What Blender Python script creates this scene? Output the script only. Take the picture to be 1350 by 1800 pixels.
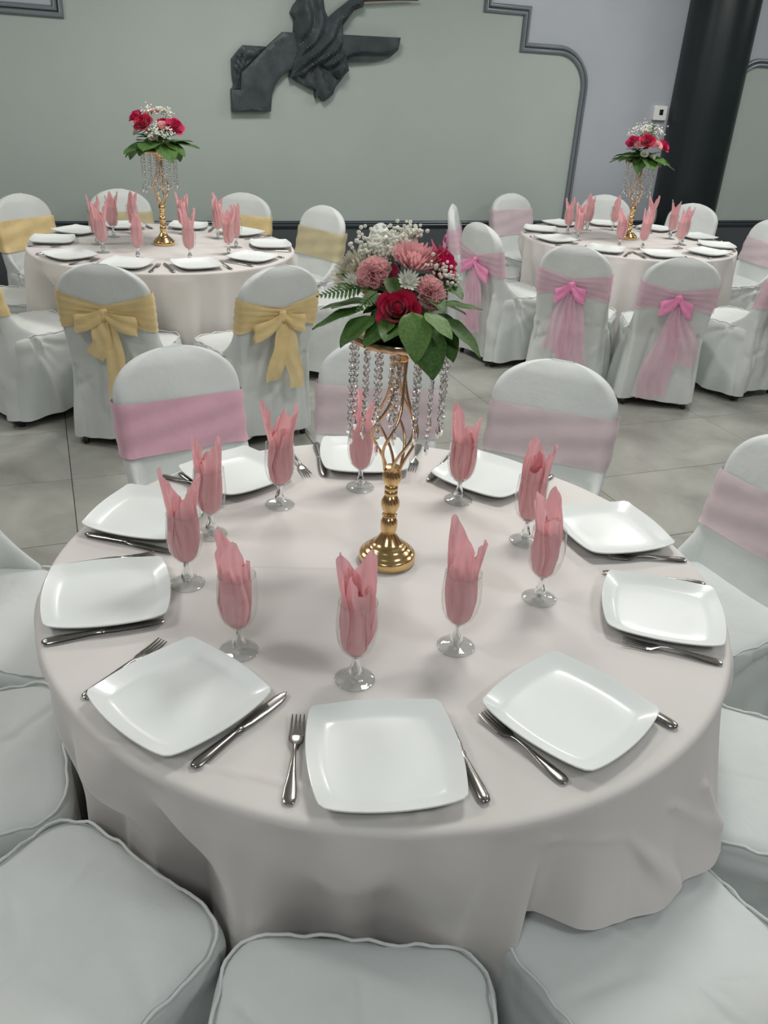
import bpy, bmesh, math, random
import numpy as np
from mathutils import Vector, Matrix
from mathutils.geometry import delaunay_2d_cdt
PI = math.pi
sc = bpy.context.scene
COL = sc.collection
for o in list(bpy.data.objects): bpy.data.objects.remove(o)

# ------------------------------------------------------------------ camera, world, lights, exposure
CAMH = 1.742
Rv = Vector((0.935, -0.351, 0.055)); Wv = Vector((0.335, 0.821, -0.463)).normalized()
Rv = (Rv - Wv * Rv.dot(Wv)).normalized(); Uv = Rv.cross(Wv)
cd = bpy.data.cameras.new('camera'); cam = bpy.data.objects.new('camera', cd); COL.objects.link(cam)
cam.matrix_world = Matrix(((Rv.x, Uv.x, -Wv.x, 0), (Rv.y, Uv.y, -Wv.y, 0), (Rv.z, Uv.z, -Wv.z, CAMH), (0, 0, 0, 1)))
cd.sensor_fit = 'VERTICAL'; cd.sensor_height = 24.0; cd.lens = 1477.55 / 1800 * 24; cd.clip_start = 0.02
sc.camera = cam
wd = bpy.data.worlds.new('hall_air'); sc.world = wd; wd.use_nodes = True
bg = wd.node_tree.nodes['Background']; bg.inputs[0].default_value = (0.90, 0.97, 1.0, 1); bg.inputs[1].default_value = 0.10
CEIL = 3.15
def area(name, loc, sx, sy, power, col=(1, 0.985, 0.95)):
    l = bpy.data.lights.new(name, 'AREA'); l.shape = 'RECTANGLE'; l.size = sx; l.size_y = sy; l.energy = power; l.color = col
    o = bpy.data.objects.new(name, l); COL.objects.link(o); o.location = loc; return o
for i, (x, y, p) in enumerate([(-0.9, -0.7, 27), (2.1, -0.7, 30), (-1.6, 2.1, 30), (1.6, 2.2, 40), (4.5, 2.1, 44), (-1.7, 4.9, 40), (1.4, 4.9, 52), (4.5, 4.9, 52), (7.4, 4.9, 40)]):
    area('ceiling_lamp_light', (x, y, CEIL - 0.06), 0.6, 0.6, p, (0.95, 0.985, 1.0) if y < 0 else (1, 0.975, 0.94))
sc.view_settings.view_transform = 'Standard'; sc.view_settings.look = 'None'
sc.view_settings.gamma = 1; sc.view_settings.use_curve_mapping = False
sc.view_settings.exposure = -0.36
sc.cycles.use_denoising = True; sc.cycles.use_adaptive_sampling = True; sc.cycles.adaptive_threshold = 0.025
sc.cycles.max_bounces = 7; sc.cycles.diffuse_bounces = 3; sc.cycles.glossy_bounces = 3; sc.cycles.transmission_bounces = 6; sc.cycles.transparent_max_bounces = 24
sc.cycles.caustics_reflective = False; sc.cycles.sample_clamp_indirect = 4.0

# ------------------------------------------------------------------ helpers
def lin(c):
    return tuple(((v / 255) / 12.92 if v / 255 <= 0.04045 else ((v / 255 + 0.055) / 1.055) ** 2.4) for v in c) + (1,)
MATS = {}
def mat(name, rgb, rough=0.5, metal=0.0, spec=0.5, var=0.0, vscale=6.0, bump=0.0, bscale=40.0, rgb2=None, sheen=0.0, coat=0.0, trans=0.0, detail=4.0, bdist=0.01, sss=0.0, ridged=0.0):
    m = bpy.data.materials.new(name); m.use_nodes = True; nt = m.node_tree; b = nt.nodes['Principled BSDF']
    b.inputs['Base Color'].default_value = lin(rgb); b.inputs['Roughness'].default_value = rough; b.inputs['Metallic'].default_value = metal
    b.inputs['Specular IOR Level'].default_value = spec
    if sheen: b.inputs['Sheen Weight'].default_value = sheen; b.inputs['Sheen Roughness'].default_value = 0.5
    if coat: b.inputs['Coat Weight'].default_value = coat; b.inputs['Coat Roughness'].default_value = 0.1
    if sss: b.inputs['Subsurface Weight'].default_value = sss; b.inputs['Subsurface Radius'].default_value = (0.01, 0.006, 0.006)
    tc = nt.nodes.new('ShaderNodeTexCoord')
    if var or rgb2:
        n = nt.nodes.new('ShaderNodeTexNoise'); n.inputs['Scale'].default_value = vscale; n.inputs['Detail'].default_value = detail
        nt.links.new(tc.outputs['Object'], n.inputs['Vector'])
        r = nt.nodes.new('ShaderNodeValToRGB'); r.color_ramp.elements[0].position = 0.3; r.color_ramp.elements[1].position = 0.7
        c1 = rgb; c2 = rgb2 or tuple(min(255, v * (1 + var)) for v in rgb)
        if not rgb2: c1 = tuple(v * (1 - var) for v in rgb)
        r.color_ramp.elements[0].color = lin(c1); r.color_ramp.elements[1].color = lin(c2)
        nt.links.new(n.outputs['Fac'], r.inputs['Fac']); nt.links.new(r.outputs['Color'], b.inputs['Base Color'])
    if bump:
        n2 = nt.nodes.new('ShaderNodeTexNoise'); n2.inputs['Scale'].default_value = bscale; n2.inputs['Detail'].default_value = 5
        nt.links.new(tc.outputs['Object'], n2.inputs['Vector'])
        if ridged:
            n3 = nt.nodes.new('ShaderNodeTexNoise'); n3.noise_type = 'RIDGED_MULTIFRACTAL'; n3.inputs['Scale'].default_value = ridged; n3.inputs['Detail'].default_value = 2.5; n3.inputs['Distortion'].default_value = 0.6
            nt.links.new(tc.outputs['Object'], n3.inputs['Vector']); ad = nt.nodes.new('ShaderNodeMath'); ad.operation = 'MULTIPLY_ADD'; ad.inputs[1].default_value = 0.55
            nt.links.new(n3.outputs['Fac'], ad.inputs[0]); nt.links.new(n2.outputs['Fac'], ad.inputs[2])
        bp = nt.nodes.new('ShaderNodeBump'); bp.inputs['Strength'].default_value = bump; bp.inputs['Distance'].default_value = bdist
        nt.links.new((ad if ridged else n2).outputs[0], bp.inputs['Height']); nt.links.new(bp.outputs['Normal'], b.inputs['Normal'])
    if trans:   # sheer woven cloth: light passes between the threads
        t = nt.nodes.new('ShaderNodeBsdfTransparent'); mx = nt.nodes.new('ShaderNodeMixShader'); mx.inputs[0].default_value = trans
        out = nt.nodes['Material Output']
        nt.links.new(b.outputs[0], mx.inputs[1]); nt.links.new(t.outputs[0], mx.inputs[2]); nt.links.new(mx.outputs[0], out.inputs[0])
    MATS[name] = m; return m
def thin_glass(name, tint=(0.992, 0.996, 0.994, 1), ior=1.5, rough=0.0):
    m = bpy.data.materials.new(name); m.use_nodes = True; nt = m.node_tree; nt.nodes.remove(nt.nodes['Principled BSDF'])
    t = nt.nodes.new('ShaderNodeBsdfTransparent'); t.inputs[0].default_value = tint
    g = nt.nodes.new('ShaderNodeBsdfGlossy'); g.inputs['Roughness'].default_value = 0.03
    lw = nt.nodes.new('ShaderNodeLayerWeight'); lw.inputs[0].default_value = 0.5
    pw = nt.nodes.new('ShaderNodeMath'); pw.operation = 'POWER'; pw.inputs[1].default_value = 3.2; nt.links.new(lw.outputs['Facing'], pw.inputs[0])
    f = nt.nodes.new('ShaderNodeMath'); f.operation = 'MULTIPLY_ADD'; f.inputs[1].default_value = 0.9; f.inputs[2].default_value = 0.04; nt.links.new(pw.outputs[0], f.inputs[0])
    mx = nt.nodes.new('ShaderNodeMixShader'); out = nt.nodes['Material Output']
    nt.links.new(f.outputs[0], mx.inputs[0]); nt.links.new(t.outputs[0], mx.inputs[1]); nt.links.new(g.outputs[0], mx.inputs[2]); nt.links.new(mx.outputs[0], out.inputs[0])
    MATS[name] = m; return m
def solid_glass(name, col=(0.97, 0.98, 0.98, 1), ior=1.5):
    m = bpy.data.materials.new(name); m.use_nodes = True; nt = m.node_tree; nt.nodes.remove(nt.nodes['Principled BSDF'])
    g = nt.nodes.new('ShaderNodeBsdfGlass'); g.inputs['Color'].default_value = col; g.inputs['IOR'].default_value = ior; g.inputs['Roughness'].default_value = 0.02
    nt.links.new(g.outputs[0], nt.nodes['Material Output'].inputs[0]); MATS[name] = m; return m

def me(name, V, F, smooth=True, sharp=None):
    m = bpy.data.meshes.new(name)
    m.from_pydata([tuple(map(float, v)) for v in V], [], [tuple(int(i) for i in f) for f in F])
    m.update()
    if smooth:
        m.polygons.foreach_set('use_smooth', [True] * len(m.polygons))
        if sharp: m.set_sharp_from_angle(angle=math.radians(sharp))
    return m
def ob(name, mesh, material=None, parent=None, loc=(0, 0, 0), rot=(0, 0, 0), scale=None):
    o = bpy.data.objects.new(name, mesh); COL.objects.link(o)
    if material is not None and not mesh.materials: mesh.materials.append(MATS[material] if isinstance(material, str) else material)
    o.parent = parent; o.location = loc; o.rotation_euler = rot
    if scale is not None: o.scale = scale if hasattr(scale, '__len__') else (scale,) * 3
    return o
def tag(o, label, cat, group=None):
    o['label'] = label; o['category'] = cat
    if group: o['group'] = group
    return o
def thing(name, label, cat, loc=(0, 0, 0), rz=0.0, group=None):
    o = bpy.data.objects.new(name, None); COL.objects.link(o); o.empty_display_size = 0.05
    o.location = loc; o.rotation_euler = (0, 0, rz); return tag(o, label, cat, group)
def struct(o): o['kind'] = 'structure'; return o
def copy_tree(o, parent=None):
    c = o.copy(); COL.objects.link(c); c.parent = parent
    for ch in list(o.children): copy_tree(ch, c)
    return c

class MB:
    """collects vertices and faces of ONE mesh"""
    def __init__(s): s.V = []; s.F = []
    def add(s, V, F):
        n = len(s.V); s.V += [tuple(v) for v in V]; s.F += [tuple(i + n for i in f) for f in F]; return s
    def box(s, c, h, rot=None):
        V = [Vector((x * h[0], y * h[1], z * h[2])) for x in (-1, 1) for y in (-1, 1) for z in (-1, 1)]
        if rot: V = [rot @ v for v in V]
        V = [v + Vector(c) for v in V]
        return s.add(V, [(0, 1, 3, 2), (4, 6, 7, 5), (0, 4, 5, 1), (2, 3, 7, 6), (0, 2, 6, 4), (1, 5, 7, 3)])
    def loft(s, rings, closed=True, cap0=False, cap1=False):
        n = len(rings[0]); V = [p for r in rings for p in r]; F = []
        for i in range(len(rings) - 1):
            for j in range(n if closed else n - 1):
                k = (j + 1) % n
                F.append((i * n + j, i * n + k, (i + 1) * n + k, (i + 1) * n + j))
        if cap0: F.append(tuple(reversed(range(n))))
        if cap1: F.append(tuple((len(rings) - 1) * n + j for j in range(n)))
        return s.add(V, F)
    def lathe(s, prof, n=24, c=(0, 0, 0), cap0=True, cap1=True):
        return s.loft([[(c[0] + r * math.cos(2 * PI * j / n), c[1] + r * math.sin(2 * PI * j / n), c[2] + z) for j in range(n)] for r, z in prof], True, cap0 and prof[0][0] > 1e-5, cap1 and prof[-1][0] > 1e-5)
    def tube(s, path, r, n=8, closed=False, caps=True):
        path = [Vector(p) for p in path]; rings = []; m = len(path); ref = Vector((0, 0, 1))
        rr = r if hasattr(r, '__len__') else [r] * m; prev = None
        for i, p in enumerate(path):
            t = (path[(i + 1) % m] - path[i - 1]) if closed else (path[min(i + 1, m - 1)] - path[max(i - 1, 0)])
            t.normalize()
            if prev is None: a = ref if abs(t.z) < 0.9 else Vector((1, 0, 0)); u = t.cross(a).normalized()
            else: u = (prev - t * prev.dot(t)).normalized()
            v = t.cross(u); prev = u
            rings.append([p + (u * math.cos(2 * PI * j / n) + v * math.sin(2 * PI * j / n)) * rr[i] for j in range(n)])
        if closed: rings.append(rings[0])
        return s.loft(rings, True, caps and not closed, caps and not closed)
    def mesh(s, name, smooth=True, sharp=None): return me(name, s.V, s.F, smooth, sharp)

def vnormals(V, F):
    V = np.asarray(V, float); N = np.zeros_like(V); Q = np.array([f for f in F if len(f) == 4])
    fn = np.cross(V[Q[:, 2]] - V[Q[:, 0]], V[Q[:, 3]] - V[Q[:, 1]])
    for k in range(4): np.add.at(N, Q[:, k], fn)
    return N / np.maximum(np.linalg.norm(N, axis=1), 1e-9)[:, None]
def crease(V, p0, p1, amp, wid, taper=0.6):
    p0 = np.array(p0, float); d = np.array(p1, float) - p0; L2 = (d * d).sum()
    t = np.clip(((V - p0) @ d) / L2, 0, 1); q = V - (p0 + t[:, None] * d); dist = np.sqrt((q * q).sum(1))
    return amp * np.exp(-(dist / (wid * (0.5 + t))) ** 2) * (1 - t * taper)
def sstep(a, b, x): t = np.clip((x - a) / (b - a), 0, 1); return t * t * (3 - 2 * t)
def polyfill(pts, holes_step, zf, depth, name, sharp=40):
    """outline (x,z) on a wall filled with a relief surface; stands `depth` proud, y points off the wall (negative)"""
    P = [Vector(p) for p in pts]; n = len(P); xs = [p.x for p in P]; ys = [p.y for p in P]
    def inside(x, y):
        c = False; j = n - 1
        for i in range(n):
            if (P[i].y > y) != (P[j].y > y) and x < (P[j].x - P[i].x) * (y - P[i].y) / (P[j].y - P[i].y) + P[i].x: c = not c
            j = i
        return c
    def edist(x, y):
        best = 9
        for i in range(n):
            a, b = P[i], P[(i + 1) % n]; d = b - a; t = max(0, min(1, ((x - a.x) * d.x + (y - a.y) * d.y) / max(d.length_squared, 1e-9)))
            best = min(best, math.hypot(x - a.x - d.x * t, y - a.y - d.y * t))
        return best
    vs = list(P); inner = []
    x = min(xs)
    while x < max(xs):
        y = min(ys)
        while y < max(ys):
            if inside(x, y) and edist(x, y) > holes_step * 0.45: vs.append(Vector((x, y)))
            y += holes_step
        x += holes_step
    r = delaunay_2d_cdt(vs, [(i, (i + 1) % n) for i in range(n)], [], 1, 1e-5)
    V2, F2 = r[0], r[2]
    V = []
    for v in V2:
        e = edist(v.x, v.y); V.append((v.x, -(depth + zf(v.x, v.y, e)), v.y))
    m = len(V); F = [tuple(f) for f in F2]
    # orientation towards -y
    if F:
        a, b, c = [Vector(V[i]) for i in F[0][:3]]
        if (b - a).cross(c - a).y > 0: F = [tuple(reversed(f)) for f in F]
    bd = [(p.x, 0.0, p.y) for p in P]; V += bd
    idx = []
    for p in P:
        idx.append(min(range(m), key=lambda k: (V[k][0] - p.x) ** 2 + (V[k][2] - p.y) ** 2))
    for i in range(n):
        j = (i + 1) % n; F.append((idx[i], idx[j], m + j, m + i))
    mm = me(name, V, F, True, sharp)
    b = bmesh.new(); b.from_mesh(mm); bmesh.ops.recalc_face_normals(b, faces=b.faces); b.to_mesh(mm); b.free(); mm.set_sharp_from_angle(angle=math.radians(sharp))
    return mm

# ------------------------------------------------------------------ materials
mat('cover_cloth', (214, 219, 217), 0.58, spec=0.35, sheen=0.2, var=0.02, vscale=5, bump=0.45, bscale=6, bdist=0.02, ridged=3.2)
mat('table_cloth', (217, 213, 209), 0.65, spec=0.25, sheen=0.2, var=0.012, vscale=3, bump=0.22, bscale=7, bdist=0.012, ridged=2.0)
mat('plate_white', (234, 239, 237), 0.3, spec=0.5, coat=0.3)
mat('napkin_pink', (255, 208, 210), 0.8, spec=0.15, sheen=0.2, var=0.03, vscale=30, bump=0.5, bscale=60, bdist=0.004, ridged=16, sss=0.0)
mat('steel', (166, 163, 158), 0.22, metal=1.0)
mat('gold', (226, 192, 138), 0.2, metal=1.0, var=0.05, vscale=12)
mat('rose_gold', (232, 194, 156), 0.18, metal=1.0)
thin_glass('goblet_glass'); solid_glass('stem_glass'); solid_glass('crystal', (0.98, 0.98, 0.98, 1), 1.55)
mat('silver_wire', (200, 200, 198), 0.25, metal=1.0)
mat('satin_pink', (220, 172, 190), 0.38, spec=0.5, sheen=0.4, var=0.03, vscale=8, bump=0.3, bscale=14, trans=0.06)
mat('sheer_pink', (226, 204, 211), 0.5, spec=0.4, sheen=0.4, var=0.03, vscale=8, bump=0.25, bscale=16, trans=0.3)
mat('tulle_pink', (242, 186, 212), 0.6, spec=0.3, sheen=0.4, var=0.04, vscale=10, bump=0.25, bscale=20, trans=0.55)
mat('tulle_pink_dense', (250, 150, 196), 0.6, spec=0.3, sheen=0.4, var=0.05, vscale=14, bump=0.4, bscale=30, trans=0.15)
mat('gold_organza', (236, 210, 150), 0.45, spec=0.5, sheen=0.3, var=0.05, vscale=9, bump=0.3, bscale=18, trans=0.16)
mat('pale_gold_organza', (206, 194, 152), 0.5, spec=0.4, sheen=0.3, var=0.04, vscale=9, bump=0.25, bscale=16, trans=0.22)
mat('bronze_leg', (96, 82, 66), 0.45, metal=0.7)
mat('rubber', (22, 22, 22), 0.7)
mat('wood_top', (150, 120, 85), 0.6, var=0.1)
mat('sage_paint', (170, 181, 176), 0.62, spec=0.3, bump=0.06, bscale=60, var=0.015, vscale=1.5)
mat('silver_paint', (178, 184, 192), 0.45, spec=0.5, metal=0.12, bump=0.08, bscale=40, var=0.03, vscale=1.2)
mat('moulding_silver', (132, 139, 145), 0.32, metal=0.5)
mat('wainscot_dark', (78, 84, 88), 0.45, spec=0.4, var=0.04, vscale=2)
mat('rail_dark', (72, 80, 86), 0.28, metal=0.5)
mat('column_black', (26, 33, 36), 0.36, spec=0.45, var=0.06, vscale=3)
mat('relief_grey', (50, 57, 61), 0.5, spec=0.4, rgb2=(70, 78, 82), vscale=9, bump=0.3, bscale=30)
mat('relief_bar', (92, 58, 44), 0.5)
mat('plastic_white', (232, 234, 232), 0.4)
mat('screen_dark', (30, 34, 34), 0.2)
mat('ceiling_white', (225, 226, 222), 0.8)
mat('grout', (62, 64, 60), 0.85)
mat('rose_magenta', (196, 12, 84), 0.55, spec=0.25, sheen=0.3, var=0.14, vscale=30)
mat('rose_red', (190, 14, 66), 0.55, spec=0.25, sheen=0.3, var=0.14, vscale=30)
mat('carnation_pink', (255, 204, 204), 0.65, spec=0.2, var=0.05, vscale=40)
mat('mum_dusty', (240, 190, 192), 0.6, spec=0.2, var=0.06, vscale=40)
mat('petal_white', (240, 240, 228), 0.6, spec=0.2)
mat('petal_cream', (232, 226, 206), 0.6, spec=0.2)
mat('breath_white', (244, 244, 232), 0.7, spec=0.15)
mat('leaf_dark', (56, 90, 40), 0.5, spec=0.25, rgb2=(82, 116, 56), vscale=18)
mat('leaf_light', (112, 146, 76), 0.5, spec=0.25, rgb2=(84, 118, 58), vscale=18)
mat('stem_green', (70, 96, 50), 0.6)
mat('flower_heart', (120, 130, 50), 0.8)

def translucent(name, rgb, amount):   # thin napkin cloth lets light through
    nt = MATS[name].node_tree; b = nt.nodes['Principled BSDF']; t = nt.nodes.new('ShaderNodeBsdfTranslucent'); t.inputs[0].default_value = lin(rgb)
    mx = nt.nodes.new('ShaderNodeMixShader'); mx.inputs[0].default_value = amount
    nt.links.new(b.outputs[0], mx.inputs[1]); nt.links.new(t.outputs[0], mx.inputs[2]); nt.links.new(mx.outputs[0], nt.nodes['Material Output'].inputs[0])
translucent('napkin_pink', (255, 192, 199), 0.4); translucent('carnation_pink', (255, 205, 206), 0.4); translucent('mum_dusty', (250, 196, 198), 0.35); translucent('rose_red', (205, 20, 76), 0.25); translucent('rose_magenta', (214, 20, 98), 0.25)
# polished porcelain floor tile
def tile_material():
    m = bpy.data.materials.new('floor_tile'); m.use_nodes = True; nt = m.node_tree; b = nt.nodes['Principled BSDF']; N = nt.nodes.new
    tc = N('ShaderNodeTexCoord'); oi = N('ShaderNodeObjectInfo'); mp = N('ShaderNodeVectorMath'); mp.operation = 'ADD'
    sc_ = N('ShaderNodeVectorMath'); sc_.operation = 'SCALE'; cb = N('ShaderNodeCombineXYZ')
    nt.links.new(oi.outputs['Random'], cb.inputs[0]); nt.links.new(oi.outputs['Random'], cb.inputs[2]); nt.links.new(cb.outputs[0], sc_.inputs[0]); sc_.inputs['Scale'].default_value = 37
    nt.links.new(tc.outputs['Object'], mp.inputs[0]); nt.links.new(sc_.outputs[0], mp.inputs[1])
    n = N('ShaderNodeTexNoise'); n.inputs['Scale'].default_value = 2.6; n.inputs['Detail'].default_value = 7; n.inputs['Roughness'].default_value = 0.6; n.inputs['Distortion'].default_value = 0.8
    nt.links.new(mp.outputs[0], n.inputs['Vector'])
    r = N('ShaderNodeValToRGB'); r.color_ramp.elements[0].position = 0.3; r.color_ramp.elements[1].position = 0.75
    r.color_ramp.elements[0].color = lin((138, 139, 132)); r.color_ramp.elements[1].color = lin((172, 173, 166))
    nt.links.new(n.outputs['Fac'], r.inputs['Fac']); nt.links.new(r.outputs['Color'], b.inputs['Base Color'])
    b.inputs['Roughness'].default_value = 0.24; b.inputs['Specular IOR Level'].default_value = 0.45
    n2 = N('ShaderNodeTexNoise'); n2.inputs['Scale'].default_value = 3.5; n2.inputs['Detail'].default_value = 3
    nt.links.new(mp.outputs[0], n2.inputs['Vector']); mr = N('ShaderNodeMapRange'); mr.inputs['To Min'].default_value = 0.16; mr.inputs['To Max'].default_value = 0.4
    nt.links.new(n2.outputs['Fac'], mr.inputs['Value']); nt.links.new(mr.outputs[0], b.inputs['Roughness'])
    MATS['floor_tile'] = m
tile_material()

# ------------------------------------------------------------------ setting
D = 6.75                      # the wall behind the far tables
X0, X1, Y0 = -3.63, 9.57, -1.64
floor = struct(ob('floor', MB().box(((X0 + X1) / 2, (Y0 + D + 0.2) / 2, -0.029), ((X1 - X0) / 2, (D + 0.2 - Y0) / 2, 0.025)).mesh('floor', False), 'grout'))
def tile_mesh(w, h):
    g = 0.0016; b = 0.0012; a = w / 2 - g; c = h / 2 - g
    V = [(-a, -c, -.003), (a, -c, -.003), (a, c, -.003), (-a, c, -.003), (-a, -c, -b), (a, -c, -b), (a, c, -b), (-a, c, -b), (-a + b, -c + b, 0), (a - b, -c + b, 0), (a - b, c - b, 0), (-a + b, c - b, 0)]
    F = [(8, 9, 10, 11)]
    for k in range(4):
        j = (k + 1) % 4; F += [(k, j, 4 + j, 4 + k), (4 + k, 4 + j, 8 + j, 8 + k)]
    return me('tile', V, F, False)
TM = tile_mesh(1.2, 0.6)
for i in range(-3, 8):
    for j in range(-5, 9):
        yc = 3.7607 - 0.3 - 0.6 * (8 - j) + 0.6 * 5
        if Y0 < yc < D: ob('tile', TM, 'floor_tile', floor, (-0.0301 + 0.6 + 1.2 * i, yc, 0))
RAIL = 0.664
wall = struct(ob('wall_back', MB().box(((X0 + X1) / 2, D + 0.1, CEIL / 2), ((X1 - X0) / 2, 0.1, CEIL / 2)).mesh('wall_back', False), 'silver_paint'))
struct(ob('ceiling', MB().box(((X0 + X1) / 2, (Y0 + D) / 2, CEIL + 0.05), ((X1 - X0) / 2, (D - Y0) / 2, 0.05)).mesh('ceiling', False), 'ceiling_white'))
ob('wainscot_panel', MB().box(((X0 + X1) / 2, D - 0.006, (RAIL - 0.03) / 2 + 0.001), ((X1 - X0) / 2, 0.008, (RAIL - 0.03) / 2)).mesh('wainscot', False), 'wainscot_dark', wall)
def sweep(path, prof, name, sharp=50):
    """profile (across, off-wall) swept along a path on the wall (x,z) with mitred corners"""
    P = [Vector(p) for p in path]; rings = []
    for i, p in enumerate(P):
        d0 = (P[i] - P[i - 1]).normalized() if i else (P[1] - P[0]).normalized()
        d1 = (P[i + 1] - P[i]).normalized() if i < len(P) - 1 else d0
        n0 = Vector((-d0.y, d0.x)); n1 = Vector((-d1.y, d1.x)); nn = (n0 + n1).normalized(); k = 1 / max(0.35, nn.dot(n0))
        rings.append([(p.x + nn.x * a * k, D - h, p.y + nn.y * a * k) for a, h in prof])
    return MB().loft(rings, False).mesh(name, True, sharp)
def oprof(w, h):   # double-bead moulding
    o = [(-w, 0)]
    for k in range(9): t = PI * k / 8; o.append((-w * 0.45 - w * 0.5 * math.cos(t), h * (0.25 + 0.75 * math.sin(t))))
    for k in range(9): t = PI * k / 8; o.append((w * 0.5 - w * 0.42 * math.cos(t), h * (0.2 + 0.5 * math.sin(t))))
    return o + [(w, 0)]
struct(ob('trim_1', sweep([(X0, RAIL - 0.03), (X1, RAIL - 0.03)], [(0.03, 0), (0.03, 0.018), (0.024, 0.028), (0.016, 0.03), (0.01, 0.024), (0.004, 0.034), (-0.006, 0.036), (-0.016, 0.03), (-0.024, 0.02), (-0.03, 0.016), (-0.03, 0)], 'trim_1'), 'rail_dark'))
arc = lambda cx, cz, r, a0, a1, n: [(cx + r * math.cos(math.radians(a0 + (a1 - a0) * k / n)), cz + r * math.sin(math.radians(a0 + (a1 - a0) * k / n))) for k in range(n + 1)]
P_R = [(3.352, 2.62), (3.352, 2.225), (3.70, 2.225), (3.70, 1.978)] + arc(4.03, 1.70, 0.278, 88, 0, 12) + [(4.308, RAIL)]
P_L = [(-0.58, RAIL)] + arc(-0.30, 1.70, 0.278, 180, 92, 12) + [(-0.10, 1.978), (0.232, 1.978), (0.232, 2.225), (0.58, 2.225), (0.58, 2.62)]
P_L2 = [(-0.74, RAIL)] + arc(-0.46, 1.70, 0.278, 180, 92, 12) + [(0.232, 1.974), (0.232, 2.62)]
struct(ob('trim_2', sweep(list(P_R), oprof(0.036, 0.034), 'trim_2'), 'moulding_silver'))
struct(ob('trim_3', sweep(list(P_L2), oprof(0.036, 0.034), 'trim_3'), 'moulding_silver'))
P_E = [(5.83, RAIL), (5.83, 1.74)] + arc(6.09, 1.74, 0.258, 176, 92, 10) + [(8.6, 1.998)]
struct(ob('trim_4', sweep(P_E, oprof(0.036, 0.034), 'trim_4'), 'moulding_silver'))
flat = lambda x, y, e: 0
pl = ob('painted_panel', polyfill(list(reversed(P_L2)) [::-1] + list(P_R), 9, flat, 0.006, 'painted_panel'), 'sage_paint', wall, (0, D, 0))
pr = ob('painted_panel', polyfill(P_E + [(8.6, RAIL)], 9, flat, 0.006, 'painted_panel_b'), 'sage_paint', wall, (0, D, 0))
colm = MB().lathe([(0.33, 0), (0.33, 0.10), (0.315, 0.12), (0.29, 0.13), (0.288, 1.6), (0.286, CEIL)], 64, (5.475, D - 0.12, 0.0))
struct(ob('column', colm.mesh('column', True, 40), 'column_black'))

# ------------------------------------------------------------------ wall relief, thermostat
relief = thing('wall_relief', 'dark grey relief of a draped figure on a broken arch, on the sage wall', 'wall relief', (1.95, D - 0.006, 1.43))
def rel(name, pts, depth, zf, y=0.0, m='relief_grey', step=0.02):
    return ob(name, polyfill([(x - 1.95, z - 1.43) for x, z in pts], step, zf, depth, name, 35), m, relief, (0, y, 0))
arch = [(1.355, 1.428), (1.638, 1.441), (1.647, 1.555), (1.668, 1.605), (1.693, 1.647), (1.75, 1.704), (1.813, 1.732), (1.90, 1.76), (1.90, 1.962), (1.734, 1.957), (1.611, 1.858)]
rubble = [(1.351, 1.572), (1.42, 1.575), (1.425, 1.68), (1.60, 1.845), (1.611, 1.858), (1.447, 1.858), (1.413, 1.826), (1.36, 1.766), (1.362, 1.67), (1.374, 1.612), (1.368, 1.59)]
arch_o = [(1.355, 1.428), (1.638, 1.441), (1.647, 1.555), (1.668, 1.605), (1.693, 1.647), (1.75, 1.704), (1.813, 1.732), (1.90, 1.76), (1.90, 1.962), (1.734, 1.957), (1.60, 1.845), (1.425, 1.68), (1.42, 1.575), (1.352, 1.572)]
ledge = [(2.138, 1.967), (2.618, 1.976), (2.618, 1.896), (2.55, 1.837), (2.429, 1.81), (2.166, 1.8)]
fig = [(1.817, 2.049), (1.812, 1.959), (1.83, 1.85), (1.779, 1.671), (1.888, 1.686), (1.945, 1.739), (2.009, 1.767), (2.074, 1.721), (2.098, 1.697), (2.158, 1.68), (2.228, 1.739), (2.208, 1.803), (2.173, 1.958), (2.171, 2.026), (2.249, 2.122), (2.318, 2.15), (2.328, 2.189), (2.303, 2.216), (2.246, 2.202), (2.145, 2.128), (2.06, 2.061), (2.031, 2.111), (2.02, 2.176), (1.994, 2.239), (1.927, 2.27), (1.861, 2.237), (1.837, 2.157), (1.812, 2.128), (1.787, 2.08), (1.805, 2.058)]
tor = [(1.79, 1.68), (1.842, 1.644), (1.88, 1.630), (1.924, 1.608), (1.983, 1.601), (1.975, 1.57), (1.980, 1.545), (2.007, 1.561), (2.043, 1.522), (2.085, 1.55), (2.113, 1.576), (2.13, 1.62), (2.17, 1.67), (2.215, 1.728), (2.073, 1.79), (1.933, 1.78)]
rel('arch_block', arch_o, 0.055, lambda x, y, e: 0.004 * math.sin(38 * x + 17 * y) * min(1, e / 0.02) + 0.01 * min(1, e / 0.015))
rel('rubble_edge', rubble, 0.035, lambda x, y, e: (0.02 * abs(math.sin(31 * (x - y) + 3 * math.sin(23 * x))) + 0.006 * math.sin(70 * y)) * min(1, e / 0.02), step=0.012)
rel('ledge', ledge, 0.04, lambda x, y, e: 0.022 * (1 + math.tanh(((y + 1.43 - 1.858) - 0.05 * ((x + 1.95 - 2.4) / 0.22) ** 3) * 90)), step=0.012)
def folds(x, y, e):
    s = 0.5 + 0.5 * math.sin(70 * (x * 0.86 - y * 0.52) + 5 * math.sin(9 * y))
    s2 = 0.5 + 0.5 * math.sin(45 * x + 18 * y)
    return (0.04 * s + 0.018 * s2) * min(1, e / 0.035) + 0.05 * min(1, e / 0.09)
rel('draped_figure', fig, 0.07, folds, step=0.013)
rel('torn_hem', tor, 0.05, lambda x, y, e: 0.025 * abs(math.sin(34 * x + 11 * y)) * min(1, e / 0.02), step=0.016)
bar = MB().tube([(0.36, -0.07, 0.765), (0.62, -0.06, 0.79), (0.80, -0.05, 0.80)], [0.014, 0.012, 0.009], 8)
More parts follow.
